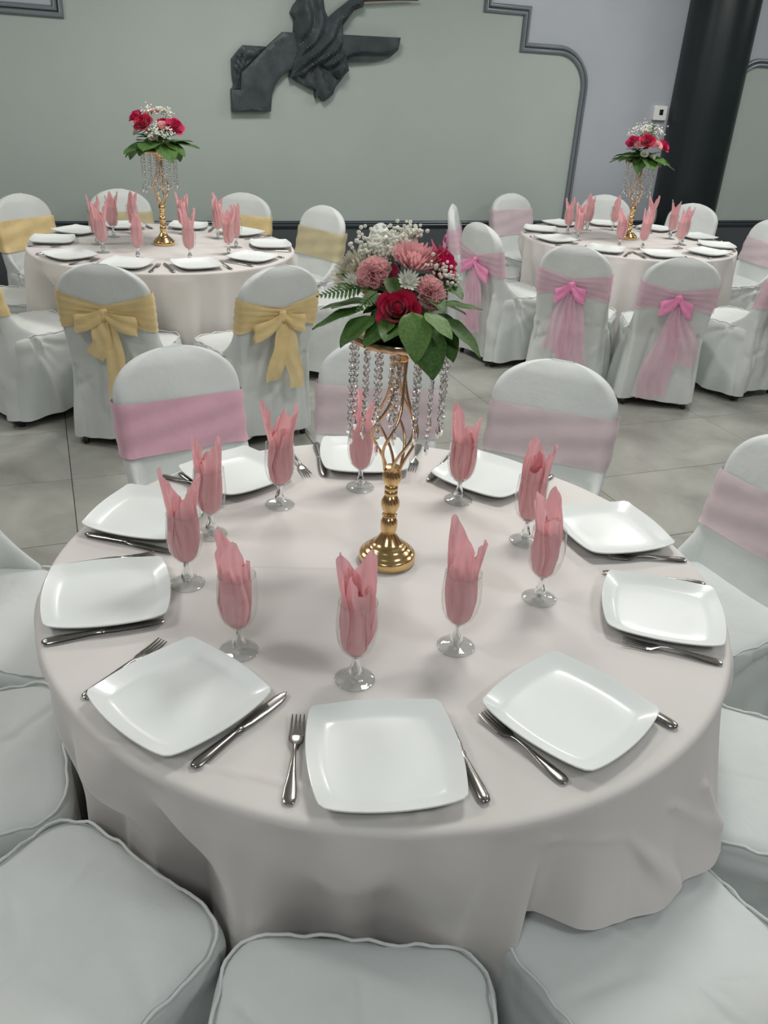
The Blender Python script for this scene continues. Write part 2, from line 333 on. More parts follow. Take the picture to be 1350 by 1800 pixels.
ob('held_bar', bar.mesh('held_bar'), 'relief_bar', relief)

th = thing('thermostat', 'small white wall thermostat beside the black column', 'thermostat', (5.105, D - 0.002, 1.56))
def rbox(w, h, d, r=0.008):
    mb = MB(); n = 4; out = []
    for cx, cz, a0 in ((w - r, h - r, 0), (-w + r, h - r, 90), (-w + r, -h + r, 180), (w - r, -h + r, 270)):
        for k in range(n + 1): a = math.radians(a0 + 90 * k / n); out.append((cx + r * math.cos(a), cz + r * math.sin(a)))
    return mb.loft([[(x, 0, z) for x, z in out], [(x, -d * 0.85, z) for x, z in out], [(x * 0.95, -d, z * 0.95) for x, z in out]], True, True, True).mesh('case', True, 35)
ob('case', rbox(0.064, 0.058, 0.028), 'plastic_white', th); ob('display', rbox(0.019, 0.022, 0.004, 0.003), 'screen_dark', th, (0.004, -0.027, 0.006))

# ------------------------------------------------------------------ chairs
def rrect(J, w, yf, yb, r):
    """rounded rectangle, J points evenly spaced, starts at front centre, runs to +x"""
    r = min(r, w * 0.98, (yf - yb) / 2 * 0.98); P = []
    def arcp(cx, cy, a0): return [(cx + r * math.cos(math.radians(a0 - 90 * k / 10)), cy + r * math.sin(math.radians(a0 - 90 * k / 10))) for k in range(11)]
    P = [(0, yf)] + arcp(w - r, yf - r, 90) + arcp(w - r, yb + r, 0) + arcp(-w + r, yb + r, -90) + arcp(-w + r, yf - r, 180) + [(0, yf)]
    P = np.array(P); s = np.r_[0, np.cumsum(np.hypot(*np.diff(P, axis=0).T))]; t = np.linspace(0, s[-1], J + 1)[:-1]
    return np.stack([np.interp(t, s, P[:, 0]), np.interp(t, s, P[:, 1])], 1)
HC = 0.915
def back_params(z):
    lean = -0.085 * max(0, z - 0.45) / 0.465
    w = 0.213 + 0.022 * max(0, (0.45 - z) / 0.4) + 0.006 * math.sin((z - 0.45) * 6)
    if z > 0.765:
        t = min(1, (z - 0.765) / (HC - 0.765)); w *= max(0.03, (1 - t ** 2.3)) ** 0.52
    th_ = 0.036 if z < 0.7 else 0.036 - 0.010 * (z - 0.7) / 0.2
    if z > 0.86: th_ *= max(0.12, 1 - ((z - 0.86) / 0.056) ** 2.2)
    web = 0.13 * max(0, min(1, (0.64 - z) / 0.17)) ** 2.2 if z > 0.47 else 0.13
    yc = -0.235 + lean
    return w, yc + th_ + 0, yc - th_, web
JB = 104
def back_slice(z):
    w, yf, yb, web = back_params(z)
    P = rrect(JB, w, yf, yb, 0.03)
    if web:      # cloth pulled forward at the two side edges, where the back meets the seat
        side = sstep(0.75, 1.0, np.abs(P[:, 0]) / w); fr = sstep(yb, yf, P[:, 1]); P[:, 1] += web * side * fr
    return P
def surf_back(j, z):
    P = back_slice(z); return P[j]
def finish(V, F, creases, rng, hem=None, noise=0.0):
    V = np.array(V, float); N = vnormals(V, F); d = np.zeros(len(V))
    for c in creases: d += 2.0 * crease(V, *c)
    if noise:
        for k in range(5):
            q = rng.normal(size=3) * 9; d += noise * np.sin(V @ q + rng.uniform(0, 6.28)) / 2.2
    return V + N * d[:, None]
def chair_meshes(seed):
    rng = np.random.default_rng(seed)
    # back cover
    zs = list(np.linspace(0.048, 0.76, 58)) + [0.765 + (HC - 0.765) * math.sin(t) for t in np.linspace(0.05, PI / 2, 22)]
    rings = []
    for i, z in enumerate(zs):
        P = back_slice(z); zz = np.full(JB, z)
        if i == 0: zz = zz + 0.006 * np.sin(np.linspace(0, 6.28 * 3, JB) + seed)
        rings.append(np.c_[P, zz])
    mb = MB().loft(rings, True, False, True); V, F = mb.V, mb.F
    cr = []
    for s in (-1, 1):
        for k in range(3):   # rear face, long soft vertical folds
            x = s * rng.uniform(0.02, 0.2); cr.append(((x, -0.27, rng.uniform(0.4, 0.55)), (x + rng.uniform(-.04, .04), -0.27, 0.04), rng.uniform(-.008, .009), rng.uniform(0.015, 0.035), -0.6))
        for k in range(3):   # small pulls on the shoulder
            z = rng.uniform(0.70, 0.86); cr.append(((s * 0.20, -0.31, z), (s * rng.uniform(.03, .12), -0.29, z + rng.uniform(-.03, .05)), rng.uniform(.002, .004), 0.008, 0.9))
        for k in range(2):
            z = rng.uniform(0.48, 0.58); cr.append(((s * 0.21, -0.2, z), (s * 0.03, -0.2, z + rng.uniform(.02, .1)), rng.uniform(-.006, .006), 0.014, 0.8))
    for k in range(9):       # diagonal drags across the rear
        a = rng.uniform(-0.2, 0.2); cr.append(((a, -0.28, rng.uniform(.3, .5)), (a + rng.uniform(-.2, .2), -0.28, rng.uniform(.1, .3)), rng.uniform(-.006, .007), rng.uniform(.012, .025), 0.5))
    Vb = finish(V, F, cr, rng, noise=0.0032)
    backm = me('back_cover', Vb, F)
    # seat cover with skirt
    J = 144; rings = []
    for z in np.linspace(0.05, 0.455, 34):
        f = (0.455 - z) / 0.405; bulge = 0.008 * math.exp(-((z - 0.425) / 0.03) ** 2)
        P = rrect(J, 0.215 + 0.030 * f + bulge, 0.225 + 0.028 * f + bulge, -0.255 - 0.01 * f, 0.075 - 0.02 * f)
        a = np.linspace(0, 2 * PI, J, endpoint=False)
        w = 1 + f ** 1.3 * 0.028 * (np.sin(7 * a + seed) * 0.6 + np.sin(13 * a + 2 * seed) * 0.4)
        P = P * w[:, None]
        zz = np.full(J, z) + (0.010 * np.sin(3 * a + seed) + 0.004 * np.sin(11 * a)) * max(0, (f - 0.85) / 0.15)
        rings.append(np.c_[P, zz])
    for k in range(1, 17):
        t = k / 16; ins = 0.002 + 0.213 * t ** 1.15 * 0.985
        P = rrect(J, max(0.004, 0.215 - ins), max(0.003, 0.225 - ins), min(-0.02, -0.255 + ins), max(0.004, 0.072 - ins * 0.4))
        z = 0.463 + 0.012 * (1 - (1 - t) ** 3) if k > 1 else 0.4625
        rings.append(np.c_[P, np.full(J, z)])
    mb = MB().loft(rings, True, False, True); V, F = mb.V, mb.F; cr = []
    for s in (-1, 1):
        o = (s * 0.222, -0.13, 0.45)     # tension star at the side, where back and seat pull against each other
        for k in range(4):
            an = math.radians(rng.uniform(-75, 15) if k else -65); L = rng.uniform(.18, .36)
            cr.append((o, (s * 0.238, -0.13 + L * math.cos(an), 0.45 + L * math.sin(an)), rng.uniform(.006, .011), rng.uniform(.011, .018), 0.75))
        cr.append(((s * 0.225, 0.2, 0.44), (s * 0.24, 0.22, 0.05), .008, .02, -0.5))
        cr.append(((s * 0.225, -0.1, 0.44), (s * 0.24, -0.05, 0.05), -.012, .035, -0.5))
    for k in range(14):                  # wrinkles on the seat top
        a = rng.uniform(0, 6.28); L = rng.uniform(.08, .22); c = np.array([rng.uniform(-.15, .15), rng.uniform(-.15, .17), 0.47])
        dv = np.array([math.cos(a), math.sin(a), 0]) * L; cr.append((c - dv / 2, c + dv / 2, rng.uniform(-.003, .004), rng.uniform(.007, .014), 0.8))
    for k in range(9):                   # front skirt folds
        x = rng.uniform(-.2, .2); cr.append(((x, 0.235, rng.uniform(.25, .42)), (x + rng.uniform(-.04, .04), 0.25, 0.05), rng.uniform(-.012, .012), rng.uniform(.014, .03), -0.6))
    for k in range(10):                  # puckers of the boxing strip just below the seam
        a = rng.uniform(0, 6.28); P = np.array([0.222 * math.cos(a) * 1.2, 0.22 * math.sin(a) * 1.2]); P = np.clip(P, -0.226, 0.232)
        cr.append(((P[0], P[1], 0.455), (P[0] * 1.01, P[1] * 1.01, 0.37), rng.uniform(.003, .006), .008, 0.6))
    Vs = finish(V, F, cr, rng, noise=0.0032)
    seatm = me('seat_cover', Vs, F, True, 65)
    # sewn piping round the seat top
    P = rrect(120, 0.2145, 0.2245, -0.20, 0.072); a = np.linspace(0, 2 * PI, 120, endpoint=False)
    P = P * (1 + 0.008 * np.sin(9 * a + seed) + 0.006 * np.sin(23 * a + 2 * seed))[:, None]; zz = 0.4635 + 0.003 * np.sin(5 * a + seed) + 0.0025 * np.sin(19 * a) + 0.0015 * np.sin(37 * a)
    keep = [i for i in range(120) if P[i, 1] > -0.17]; k0 = next(i for i in range(120) if P[i, 1] <= -0.17)
    order = [i % 120 for i in range(k0, k0 + 120) if P[i % 120, 1] > -0.17]
    pip = MB().tube([(P[i, 0], P[i, 1], zz[i]) for i in order], 0.0032, 6).mesh('piping')
    return backm, seatm, pip
VAR = [chair_meshes(s) for s in (3, 11, 23, 42)]
def leg_mesh():
    mb = MB(); w = 0.0105
    return mb.loft([[(w, w, z), (-w, w, z), (-w, -w, z), (w, -w, z)] for z in (0.012, 0.45)], True, True, True).mesh('leg', False)
LEGM = leg_mesh(); FOOTM = MB().lathe([(0.013, 0), (0.0145, 0.004), (0.0145, 0.018), (0.012, 0.022)], 12).mesh('foot_cap', True, 40)

def band_mesh(zc, h, narrow, tilt, seed, off=0.0065):
    """sash wrapped round the backrest; `narrow` gathers it to the knot at the rear centre"""
    rng = np.random.default_rng(seed); K = 13; P0 = back_slice(zc); cx = np.abs(P0[:, 0]); w = cx.max()
    rear = P0[:, 1] < (P0[:, 1].max() + P0[:, 1].min()) / 2
    g = np.where(rear, 1 - narrow * (1 - np.clip(cx / w, 0, 1)) ** 0.8, 1.0)
    rings = []
    for k in range(K):
        u = k / (K - 1) - 0.5; ring = np.zeros((JB, 3))
        for j in range(JB):
            z = zc + u * h * g[j] + tilt * P0[j, 0] - (0.012 * narrow * (1 - cx[j] / w) if rear[j] else 0)
            S = back_slice(min(z, 0.80)); c = np.array([0, S[:, 1].mean()]); p = S[j]
            n = p - back_slice(min(z, 0.8)).mean(0); n = np.array([np.sign(p[0]) * (abs(p[0]) > w - 0.02), -1.0 if rear[j] else 1.0]); n /= np.linalg.norm(n)
            wob = 0.0024 * math.sin(13 * u * (1 + narrow * 2) + 14 * P0[j, 0] + seed) + 0.004 * narrow * (1 - cx[j] / w) * rear[j] * math.sin(26 * u)
            p = p + n * (off + wob + 0.002)
            ring[j] = (p[0], p[1], z)
        rings.append(ring)
    return MB().loft(rings, True).mesh('sash')
def strip(path, wid, normal, name, amp=0.006, nf=2.5, seed=0, K=9):
    """ribbon following path; wid per point, gentle lengthwise pleats"""
    rings = []; nn = Vector(normal)
    P = [Vector(p) for p in path]
    for i, p in enumerate(P):
        t = (P[min(i + 1, len(P) - 1)] - P[max(i - 1, 0)]).normalized(); s = t.cross(nn).normalized(); q = s.cross(t)
        w = wid[i]; r = []
        for k in range(K):
            u = k / (K - 1) - 0.5; r.append(p + s * (u * w) + q * (amp * math.sin(u * nf * 2 * PI + seed + i * 0.35)))
        rings.append(r)
    return MB().loft(rings, False).mesh(name)
def bow(sash, matn, knotmat, yb, zk, seed, short=0.17, long=0.42, loop=0.15, swap=1, tw=0.06):
    rng = random.Random(seed); n = (0, -1, 0)
    kb = MB().lathe([(0.002, -0.03), (0.016, -0.026), (0.021, -0.01), (0.019, 0.0), (0.022, 0.012), (0.016, 0.026), (0.002, 0.03)], 14)
    kb.V = [(x * 1.05, y * 0.8, z + 0.003 * math.sin(200 * x)) for x, y, z in kb.V]
    ob('knot', kb.mesh('knot'), knotmat, sash, (0, yb - 0.018, zk))
    for s in (-1, 1):
        L = loop * rng.uniform(0.85, 1.1); dz = rng.uniform(0.035, 0.06); pth = []; wd_ = []
        for k in range(19):
            t = k / 18; a = 2 * PI * t
            x = s * (L / 2 * (1 - math.cos(a))); y = yb - 0.02 - 0.022 * math.sin(a); z = zk - dz * (x / (s * L)) * 1.0 + 0.004 * math.sin(3 * a)
            pth.append((x, y, z)); wd_.append(0.026 + 0.068 * math.sin(PI * t) ** 0.7 * (0.8 + 0.2 * math.sin(a)))
        rings = []
        for i, p in enumerate(pth):
            w = wd_[i]; rings.append([(p[0] + 0.004 * math.sin(k * 1.3 + i), p[1] + 0.004 * math.sin(k * 1.7 + i * .5), p[2] + (k / 6 - 0.5) * w - 0.012 * math.sin(PI * i / 18)) for k in range(7)])
        ob('bow_loop', MB().loft(rings, False).mesh('bow_loop'), matn if matn != 'tulle_pink' else knotmat, sash)
        Lt = short if s * swap < 0 else long; pth = []; wd_ = []
        for k in range(22):
            t = k / 21; zz = zk - 0.012 - Lt * t
            x = s * (0.012 + 0.045 * t + 0.018 * math.sin(2.2 * t * PI + seed) * t) + 0.012
            yy = yb - 0.014 - 0.014 * math.sin(PI * t) - (0.004 if zz > 0.45 else 0.006)
            w0, yf, ybk, _ = back_params(max(0.05, zz)); yy = min(yy, ybk - (0.014 if tw < 0.1 else 0.018 + 0.006 * s))
            pth.append((x, yy, zz)); wd_.append(0.028 + tw * min(1, t * (3.5 if tw < 0.1 else 1.6)) ** 0.8)
        ob('bow_tail', strip(pth, wd_, n, 'bow_tail', 0.0035 if tw < 0.1 else 0.006, 1.7 if tw < 0.1 else 3.2, seed + s, 9 if tw < 0.1 else 21), matn, sash)
BANDS = {}
def make_chair(C, ang, r, v, sash, label, group, rot=0.0, face=0.0, zc=0.675, h=0.17, narrow=0.0, tilt=0.0, bowkw=None, scale=1.0, seed=0):
    a = math.radians(ang); t = thing('banquet_chair', label, 'chair', (C[0] + r * math.cos(a), C[1] + r * math.sin(a), 0), a + PI / 2 + math.radians(rot), group)
    b, s, p = VAR[v % len(VAR)]
    ob('back_cover', b, 'cover_cloth', t); sv = ob('seat_cover', s, 'cover_cloth', t); ob('piping', p, 'cover_cloth', sv)
    for x in (-0.185, 0.185):
        for y in (0.19, -0.235):
            l = ob('leg', LEGM, 'bronze_leg', t, (x, y, 0)); ob('foot_cap', FOOTM, 'rubber', l)
    if sash:
        key = (round(zc, 3), round(h, 3), narrow, round(tilt, 3), sash)
        if key not in BANDS: BANDS[key] = band_mesh(zc, h, narrow, tilt, len(BANDS))
        sh = ob('sash', BANDS[key], sash, t); sh['label'] = {'satin_pink': 'pink satin sash', 'sheer_pink': 'sheer pale pink sash', 'tulle_pink': 'pink tulle sash', 'gold_organza': 'gold organza sash', 'pale_gold_organza': 'pale gold organza sash'}[sash]
        if bowkw is not None:
            w0, yf, yb, _ = back_params(zc); bow(sh, bowkw.pop('tail', sash), bowkw.pop('knot', sash), yb, zc - 0.012, seed, **bowkw)
    return t
NC = (0.613, 1.466); LC = (0.634, 5.24); RC = (3.92, 5.28)
GN, GL, GR = 'covered chairs round the near table', 'covered chairs round the far left table', 'covered chairs round the far right table'
make_chair(NC, 101.5, 0.985, 0, 'satin_pink', 'white chair with satin pink sash behind the near table, left of three facing us', GN, rot=3, zc=0.672, h=0.172, tilt=0.03)
make_chair(NC, 71.0, 0.99, 1, 'sheer_pink', 'white covered chair with pale pink sash directly behind the near gold flower stand', GN, rot=-2, zc=0.672, h=0.17)
make_chair(NC, 41.5, 0.985, 2, 'sheer_pink', 'white chair with sheer pink sash behind the near table, right of three facing us', GN, rot=4, zc=0.672, h=0.172, tilt=-0.02)
make_chair(NC, 3, 0.945, 3, 'sheer_pink', 'white chair with pale pink sash cut by the right frame edge beside near table', GN, rot=4, zc=0.672, h=0.17)
make_chair(NC, -39, 0.90, 1, 'sheer_pink', 'white chair seat at the lower right frame edge, below the pink sashed back', GN, rot=-3)
make_chair(NC, -76, 0.865, 2, 'sheer_pink', 'white covered chair seat at bottom right with the tablecloth corner lying on it', GN, rot=-3)
make_chair(NC, -113, 0.905, 0, 'sheer_pink', 'white covered chair seat at bottom centre in front of the nearest plate', GN, rot=0)
make_chair(NC, -147, 0.91, 3, 'sheer_pink', 'white covered chair seat at bottom left with its piped corner under the tablecloth', GN, rot=2)
make_chair(NC, 180, 0.93, 1, 'sheer_pink', 'white covered chair at left frame edge beside the near table, lower of two', GN, rot=0)
make_chair(NC, 147, 0.92, 2, 'sheer_pink', 'white covered chair at left frame edge beside the near table, upper of two', GN, rot=0)
g = 'gold_organza'; pg = 'pale_gold_organza'
make_chair(LC, 96, 0.985, 0, pg, 'white chair with pale gold sash by the wall behind the far left stand', GL, h=0.19)
make_chair(LC, 58, 1.05, 1, g, 'white chair with gold sash behind far left table, right of its stand', GL, h=0.19)
make_chair(LC, 25.5, 0.97, 2, pg, 'white covered chair with pale gold band at the right end of the far left table', GL, h=0.18, bowkw=dict(knot=g, tail=g), seed=4)
make_chair(LC, -8, 1.0, 3, pg, 'white covered chair mostly hidden behind the near bouquet', GL, h=0.18)
make_chair(LC, -75, 1.05, 0, g, 'white chair with gold bow, right of two backs before the far left table', GL, rot=3, narrow=0.6, h=0.17, zc=0.69, bowkw=dict(short=0.30, long=0.36), seed=2)
make_chair(LC, -109, 0.965, 1, g, 'white chair with long-tailed gold bow, left of two backs before far left table', GL, rot=-3, narrow=0.62, h=0.19, zc=0.70, bowkw=dict(short=0.19, long=0.60, loop=0.15), seed=7)
make_chair(LC, -148, 0.915, 2, g, 'white chair skirt at left frame edge, foremost chair of the far left table', GL)
make_chair(LC, 170, 0.93, 3, g, 'white covered chair seat just behind the foremost skirt at the left frame edge', GL)
make_chair(LC, 128, 0.965, 0, g, 'white covered chair with gold band at the left frame edge by the wall', GL, h=0.19)
tp = 'tulle_pink'; tk = 'tulle_pink_dense'
make_chair(RC, 151, 0.965, 1, tp, 'white covered chair seen edge-on with pink tulle bow, left of the far right table', GR, narrow=0.5, zc=0.685, bowkw=dict(knot=tk, short=0.3, long=0.4, tw=0.15), seed=3)
make_chair(RC, -171.5, 0.99, 2, tp, 'white chair with pink tulle bow seen from the side beside near bouquet', GR, narrow=0.5, zc=0.685, bowkw=dict(knot=tk, short=0.42, long=0.45, tw=0.15), seed=5)
make_chair(RC, 103.5, 0.96, 3, 'sheer_pink', 'white chair with sheer pink band facing us, left of the wall moulding', GR, zc=0.70, h=0.2)
make_chair(RC, 63, 1.05, 0, None, 'plain white covered chair back behind the far right table beside the moulding', GR)
make_chair(RC, 32, 1.07, 1, None, 'plain white covered chair back in front of the black column', GR)
make_chair(RC, -4, 0.95, 2, 'sheer_pink', 'white covered chair at the right frame edge past the far right table', GR)
make_chair(RC, -79, 1.06, 3, tp, 'white covered chair skirt at the right frame edge in front of the far right table', GR, narrow=0.5, zc=0.685, bowkw=dict(knot=tk, tw=0.15), seed=8)
make_chair(RC, -112, 1.16, 0, tp, 'white chair with pink tulle bow, right of two backs before the far right table', GR, rot=-5, narrow=0.5, zc=0.69, h=0.17, bowkw=dict(knot=tk, short=0.36, long=0.58, loop=0.10, swap=-1, tw=0.15), seed=9)
make_chair(RC, -138, 1.11, 1, tp, 'white chair with pink tulle bow, left of two backs before the far right table', GR, rot=4, narrow=0.5, zc=0.69, h=0.17, bowkw=dict(knot=tk, short=0.40, long=0.50, loop=0.09, tw=0.15), seed=6)

# ------------------------------------------------------------------ tables and cloths
HT = 0.767
def round_table(C, label):
    t = thing('round_table', label, 'table', (C[0], C[1], 0), 0, 'round banquet tables')
    ob('tabletop', MB().lathe([(0.02, HT - 0.028), (0.70, HT - 0.028), (0.705, HT - 0.022), (0.705, HT - 0.008), (0.70, HT - 0.004), (0.02, HT - 0.004)], 64).mesh('tabletop', True, 40), 'wood_top', t)
    lm = MB().tube([(0, 0, 0), (0, 0, HT - 0.028)], 0.014, 10).mesh('leg')
    for x, y in ((-.3, -.25), (.3, -.25), (.3, .25), (-.3, .25)): ob('leg', lm, 'bronze_leg', t, (x, y, 0))
def cloth(name, R, hem, seed, chairs, nth, nr, nd, sector=None, creases=()):
    rng = np.random.default_rng(seed); th_ = np.linspace(0, 2 * PI, nth, endpoint=False); rings = []
    rc = 0.014
    dev = 0
    for k in (9, 12, 15, 19, 24, 29): dev = dev + rng.uniform(.4, 1) * np.cos(k * th_ + rng.uniform(0, 6.28)) / 2.6
    dev = np.sign(dev) * np.abs(dev) ** 0.85
    lo = sum(rng.uniform(.3, 1) * np.cos(k * th_ + rng.uniform(0, 6.28)) for k in (2, 3, 5)) / 3
    def ring(r, z): return np.stack([r * np.cos(th_), r * np.sin(th_), z + 0 * th_], 1)
    for k in range(1, nr): r = (R - rc) * (k / (nr - 1)); rings.append(ring(np.full(nth, max(r, 0.002)), np.full(nth, HT)))
    for k in range(1, 6): a = PI / 2 * k / 5; rings.append(ring(np.full(nth, R - rc + rc * math.sin(a)), np.full(nth, HT - rc + rc * math.cos(a))))
    Lfull = HT - rc - hem
    for k in range(1, nd + 1):
        s = Lfull * k / nd; f = s / 0.7; z = np.full(nth, HT - rc - s)
        r = R + 0.012 * f + 0.028 * lo * f + 0.075 * dev * f ** 0.55
        for (a, rp) in chairs:
            d = (th_ - math.radians(a) + PI) % (2 * PI) - PI
            w = np.exp(-(np.abs(d) / math.radians(15)) ** 4) * sstep(0.05, 0.28, s)
            r = np.where(r > rp, r * (1 - w) + np.minimum(rp + 0.004, rp - 0.02 + 0.06 * dev * f ** 0.6) * w, r)
        if sector:
            a0, a1, Ls, peak = sector; d = np.degrees((th_ - math.radians(-72) + PI) % (2 * PI) - PI) - 72
            w = sstep(a0 - 2.5, a0, d) * sstep(a1 + 4, a1, d)
            L = Ls + np.interp(d, [-91, -84, -78, -66, -57, -50], [.0, .002, .004, .0, -.006, -.01])
            zt = HT - rc - L * k / nd
            rt = R + np.interp(d, [-92, -88, -84, -78, -68, -59, -52], [-.05, -.03, .012, .05, .062, .078, .04]) * (k / nd) ** 1.15 + 0.008 * np.sin(d * 0.6 + 1) * (k / nd)
            r = r * (1 - w) + rt * w; z = z * (1 - w) + zt * w
        rings.append(ring(r, z))
    mb = MB().loft(rings, True, True, False); V = np.array(mb.V); N = vnormals(V, mb.F); N[np.abs(N).sum(1) < 1e-6] = (0, 0, 1)
    if N[nth * 5, 2] < 0: N = -N; mb.F = [tuple(reversed(f)) for f in mb.F]
    d = np.zeros(len(V))
    for c in creases: d += 1.7 * crease(V, *c)
    V = V + N * d[:, None]; V[:, 2] = np.maximum(V[:, 2], 0.004)
    return me(name, V, mb.F)
round_table(NC, 'round table under the blush cloth nearest the camera'); round_table(LC, 'round table under the white cloth at the far left'); round_table(RC, 'round table under the white cloth at the far right')
nch = [(101.5, .66), (71, .66), (41.5, .66), (3, .66), (-39, .645), (-113, .645), (-147, .65), (180, .66), (147, .66)]
crs = [((-0.643, -0.351, HT), (-0.494, -0.462, HT), .003, .005, 0), ((-0.494, -0.462, HT), (-0.326, -0.568, HT), .003, .005, 0), ((-0.326, -0.568, HT), (-0.226, -0.647, HT), .003, .005, 0),
       ((-0.20, -0.66, HT), (0.04, -0.735, HT - .07), .004, .008, 0.2), ((0.04, -0.735, HT - .07), (0.16, -0.73, HT - .10), .004, .008, 0.5),
       ((.35, -.66, .66), (.42, -.66, .50), .010, .018, .3), ((.25, -.70, .68), (.40, -.68, .56), .007, .014, .4), ((.44, -.60, .60), (.40, -.62, .5), .008, .012, .3), ((.16, -.73, .66), (.27, -.73, .52), .010, .016, .0),
       ((-.3, .1, HT), (-.05, .02, HT), .0015, .006, .5)]
tc_ = ob('tablecloth', cloth('tablecloth', 0.727, 0.06, 5, nch, 720, 90, 56, (-90, -53, 0.258, 0.06), crs), 'table_cloth', None, (NC[0], NC[1], 0))
tag(tc_, 'blush white cloth draped over the near round table, its corner lying on a chair', 'tablecloth', 'floor length round tablecloths')
for C, rz_, sd, lab, tab in ((LC, 0.2, 9, 'white floor length cloth over the far left table with gold sashed chairs', GL), (RC, 2.4, 10, 'white floor length cloth over the far right table with pink bowed chairs', GR)):
    chs = [(math.degrees(math.atan2(o.location.y - C[1], o.location.x - C[0])), max(0.45, math.hypot(o.location.x - C[0], o.location.y - C[1]) - 0.265)) for o in bpy.data.objects if o.get('group') == tab]
    fm = cloth('tablecloth', 0.765, 0.05, sd, [c for c in chs if c[1] < 0.76], 360, 20, 40, None, [((-.42, -.62, HT - .02), (.45, -.64, .4), .006, .009, 0)])
    tag(ob('tablecloth', fm, 'table_cloth', None, (C[0], C[1], 0)), lab, 'tablecloth', 'floor length round tablecloths')

# ------------------------------------------------------------------ plates, cutlery
def plate_mesh():
    n = 16; c = 0.111; bulge = 0.0135; out = []
    for s in range(4):
        for k in range(n):
            u = -1 + 2 * (k + 0.5) / n; x = u * c; y = -(c + bulge * (1 - u * u))
            e = max(0, abs(u) - 0.93); y += e * 0.05
            a = s * PI / 2; out.append((x * math.cos(a) - y * math.sin(a), x * math.sin(a) + y * math.cos(a), u ** 6))
    prof = [(0.02, .0035), (0.5, .0035), (0.53, 0.0), (0.57, 0.0), (0.60, .0035), (0.80, .009), (0.96, .0175), (0.995, .0205), (1.0, .0225), (0.993, .0238), (0.975, .0228), (0.86, .0145), (0.79, .0105), (0.76, .0090), (0.70, .0078), (0.5, .0068), (0.02, .0068)]
    rings = [[(x * s, y * s, z + 0.005 * q * max(0, s - 0.6) / 0.4) for x, y, q in out] for s, z in prof]
    return MB().loft(rings, True, True, True).mesh('square_plate', True, 50)
PM = plate_mesh()
def sweep_flat(pts, name):
    """cutlery part: list of (y, halfwidth, z, thickness) along its length"""
    rings = []
    for y, w, z, t in pts:
        rings.append([(w * math.cos(a), y, z + t * math.sin(a) * (1 if math.sin(a) > 0 else 0.6)) for a in [2 * PI * k / 10 for k in range(10)]])
    return MB().loft(rings, True, True, True).mesh(name, True, 60)
KH = sweep_flat([(0.0, .004, .0035, .002), (0.003, .0075, .004, .0034), (0.012, .0098, .0045, .0042), (0.03, .0098, .0048, .0045), (0.06, .0080, .005, .0042), (0.09, .0060, .005, .0038), (0.100, .0055, .005, .0036), (0.104, .0072, .005, .0044), (0.109, .0072, .005, .0044), (0.113, .0055, .005, .003)], 'handle')
KB = sweep_flat([(0.112, .0055, .005, .0022), (0.13, .0085, .005, .0014), (0.17, .0098, .005, .0012), (0.20, .0095, .0048, .0010), (0.215, .0075, .0045, .0010), (0.224, .0035, .0042, .0008), (0.226, .001, .004, .0005)], 'blade')
FH = sweep_flat([(0.0, .004, .002, .0012), (0.003, .0085, .0026, .0018), (0.012, .0105, .003, .002), (0.03, .0098, .004, .002), (0.06, .0062, .0065, .002), (0.09, .0038, .009, .002), (0.108, .0032, .009, .002), (0.120, .0040, .0075, .0018)], 'handle')
def fork_head():
    mb = MB(); rings = []
    for y, w, z, t in [(0.119, .004, .0076, .0018), (0.126, .0085, .0060, .0014), (0.134, .0118, .0042, .0012), (0.145, .0124, .0034, .0011)]:
        rings.append([(w * math.cos(a), y, z + t * math.sin(a)) for a in [2 * PI * k / 10 for k in range(10)]])
    mb.loft(rings, True, True, True)
    for k in range(4):
        x = -0.0099 + 0.0066 * k
        mb.loft([[(x + w, y, z + t), (x - w, y, z + t), (x - w, y, z - t), (x + w, y, z - t)] for y, w, z, t in [(0.143, .0022, .0034, .001), (0.16, .0019, .0042, .001), (0.18, .0016, .0066, .0009), (0.190, .0009, .0092, .0006)]], True, True, True)
    return mb.mesh('tines', True, 50)
FT = fork_head()
def cutlery(kind, tip, end, label, group, C, known_tip=False):
    """end = handle end, tip direction; the piece has its true length"""
    d = Vector((tip[0] - end[0], tip[1] - end[1])); L = 0.226 if kind == 'table_knife' else 0.19
    d.normalize(); o = Vector(end) if not known_tip else Vector(tip) - d * L
    t = thing(kind, label, 'knife' if kind == 'table_knife' else 'fork', (C[0] + o.x, C[1] + o.y, HT + 0.0022), math.atan2(d.y, d.x) - PI / 2, group)
    if kind == 'table_knife': ob('handle', KH, 'steel', t); ob('blade', KB, 'steel', t)
    else: ob('handle', FH, 'steel', t); ob('tines', FT, 'steel', t)
    return t
SLOT = ['nearest the camera', 'at the front left', 'at the left edge', 'at the rear left', 'left of centre at the back', 'at the back centre', 'right of centre at the back', 'at the rear right', 'at the right edge', 'at the front right']
PANG = [(-111.2, -12.5, .583), (-147.9, 29.1, .584), (175.6, -5.5, .588), (141.8, 56, .595), (111.8, 25, .588), (75.6, -15, .588), (40.5, 32, .565), (1, -4, .589), (-33.3, -34.3, .588), (-76, 24.1, .556)]
for (a, e, r), s in zip(PANG, SLOT):
    ar = math.radians(a)
    tag(ob('square_plate', PM, 'plate_white', None, (NC[0] + r * math.cos(ar), NC[1] + r * math.sin(ar), HT + 0.001), (0, 0, math.radians(e))), 'white square plate %s of the near table' % s, 'plate', 'square plates on the near table')
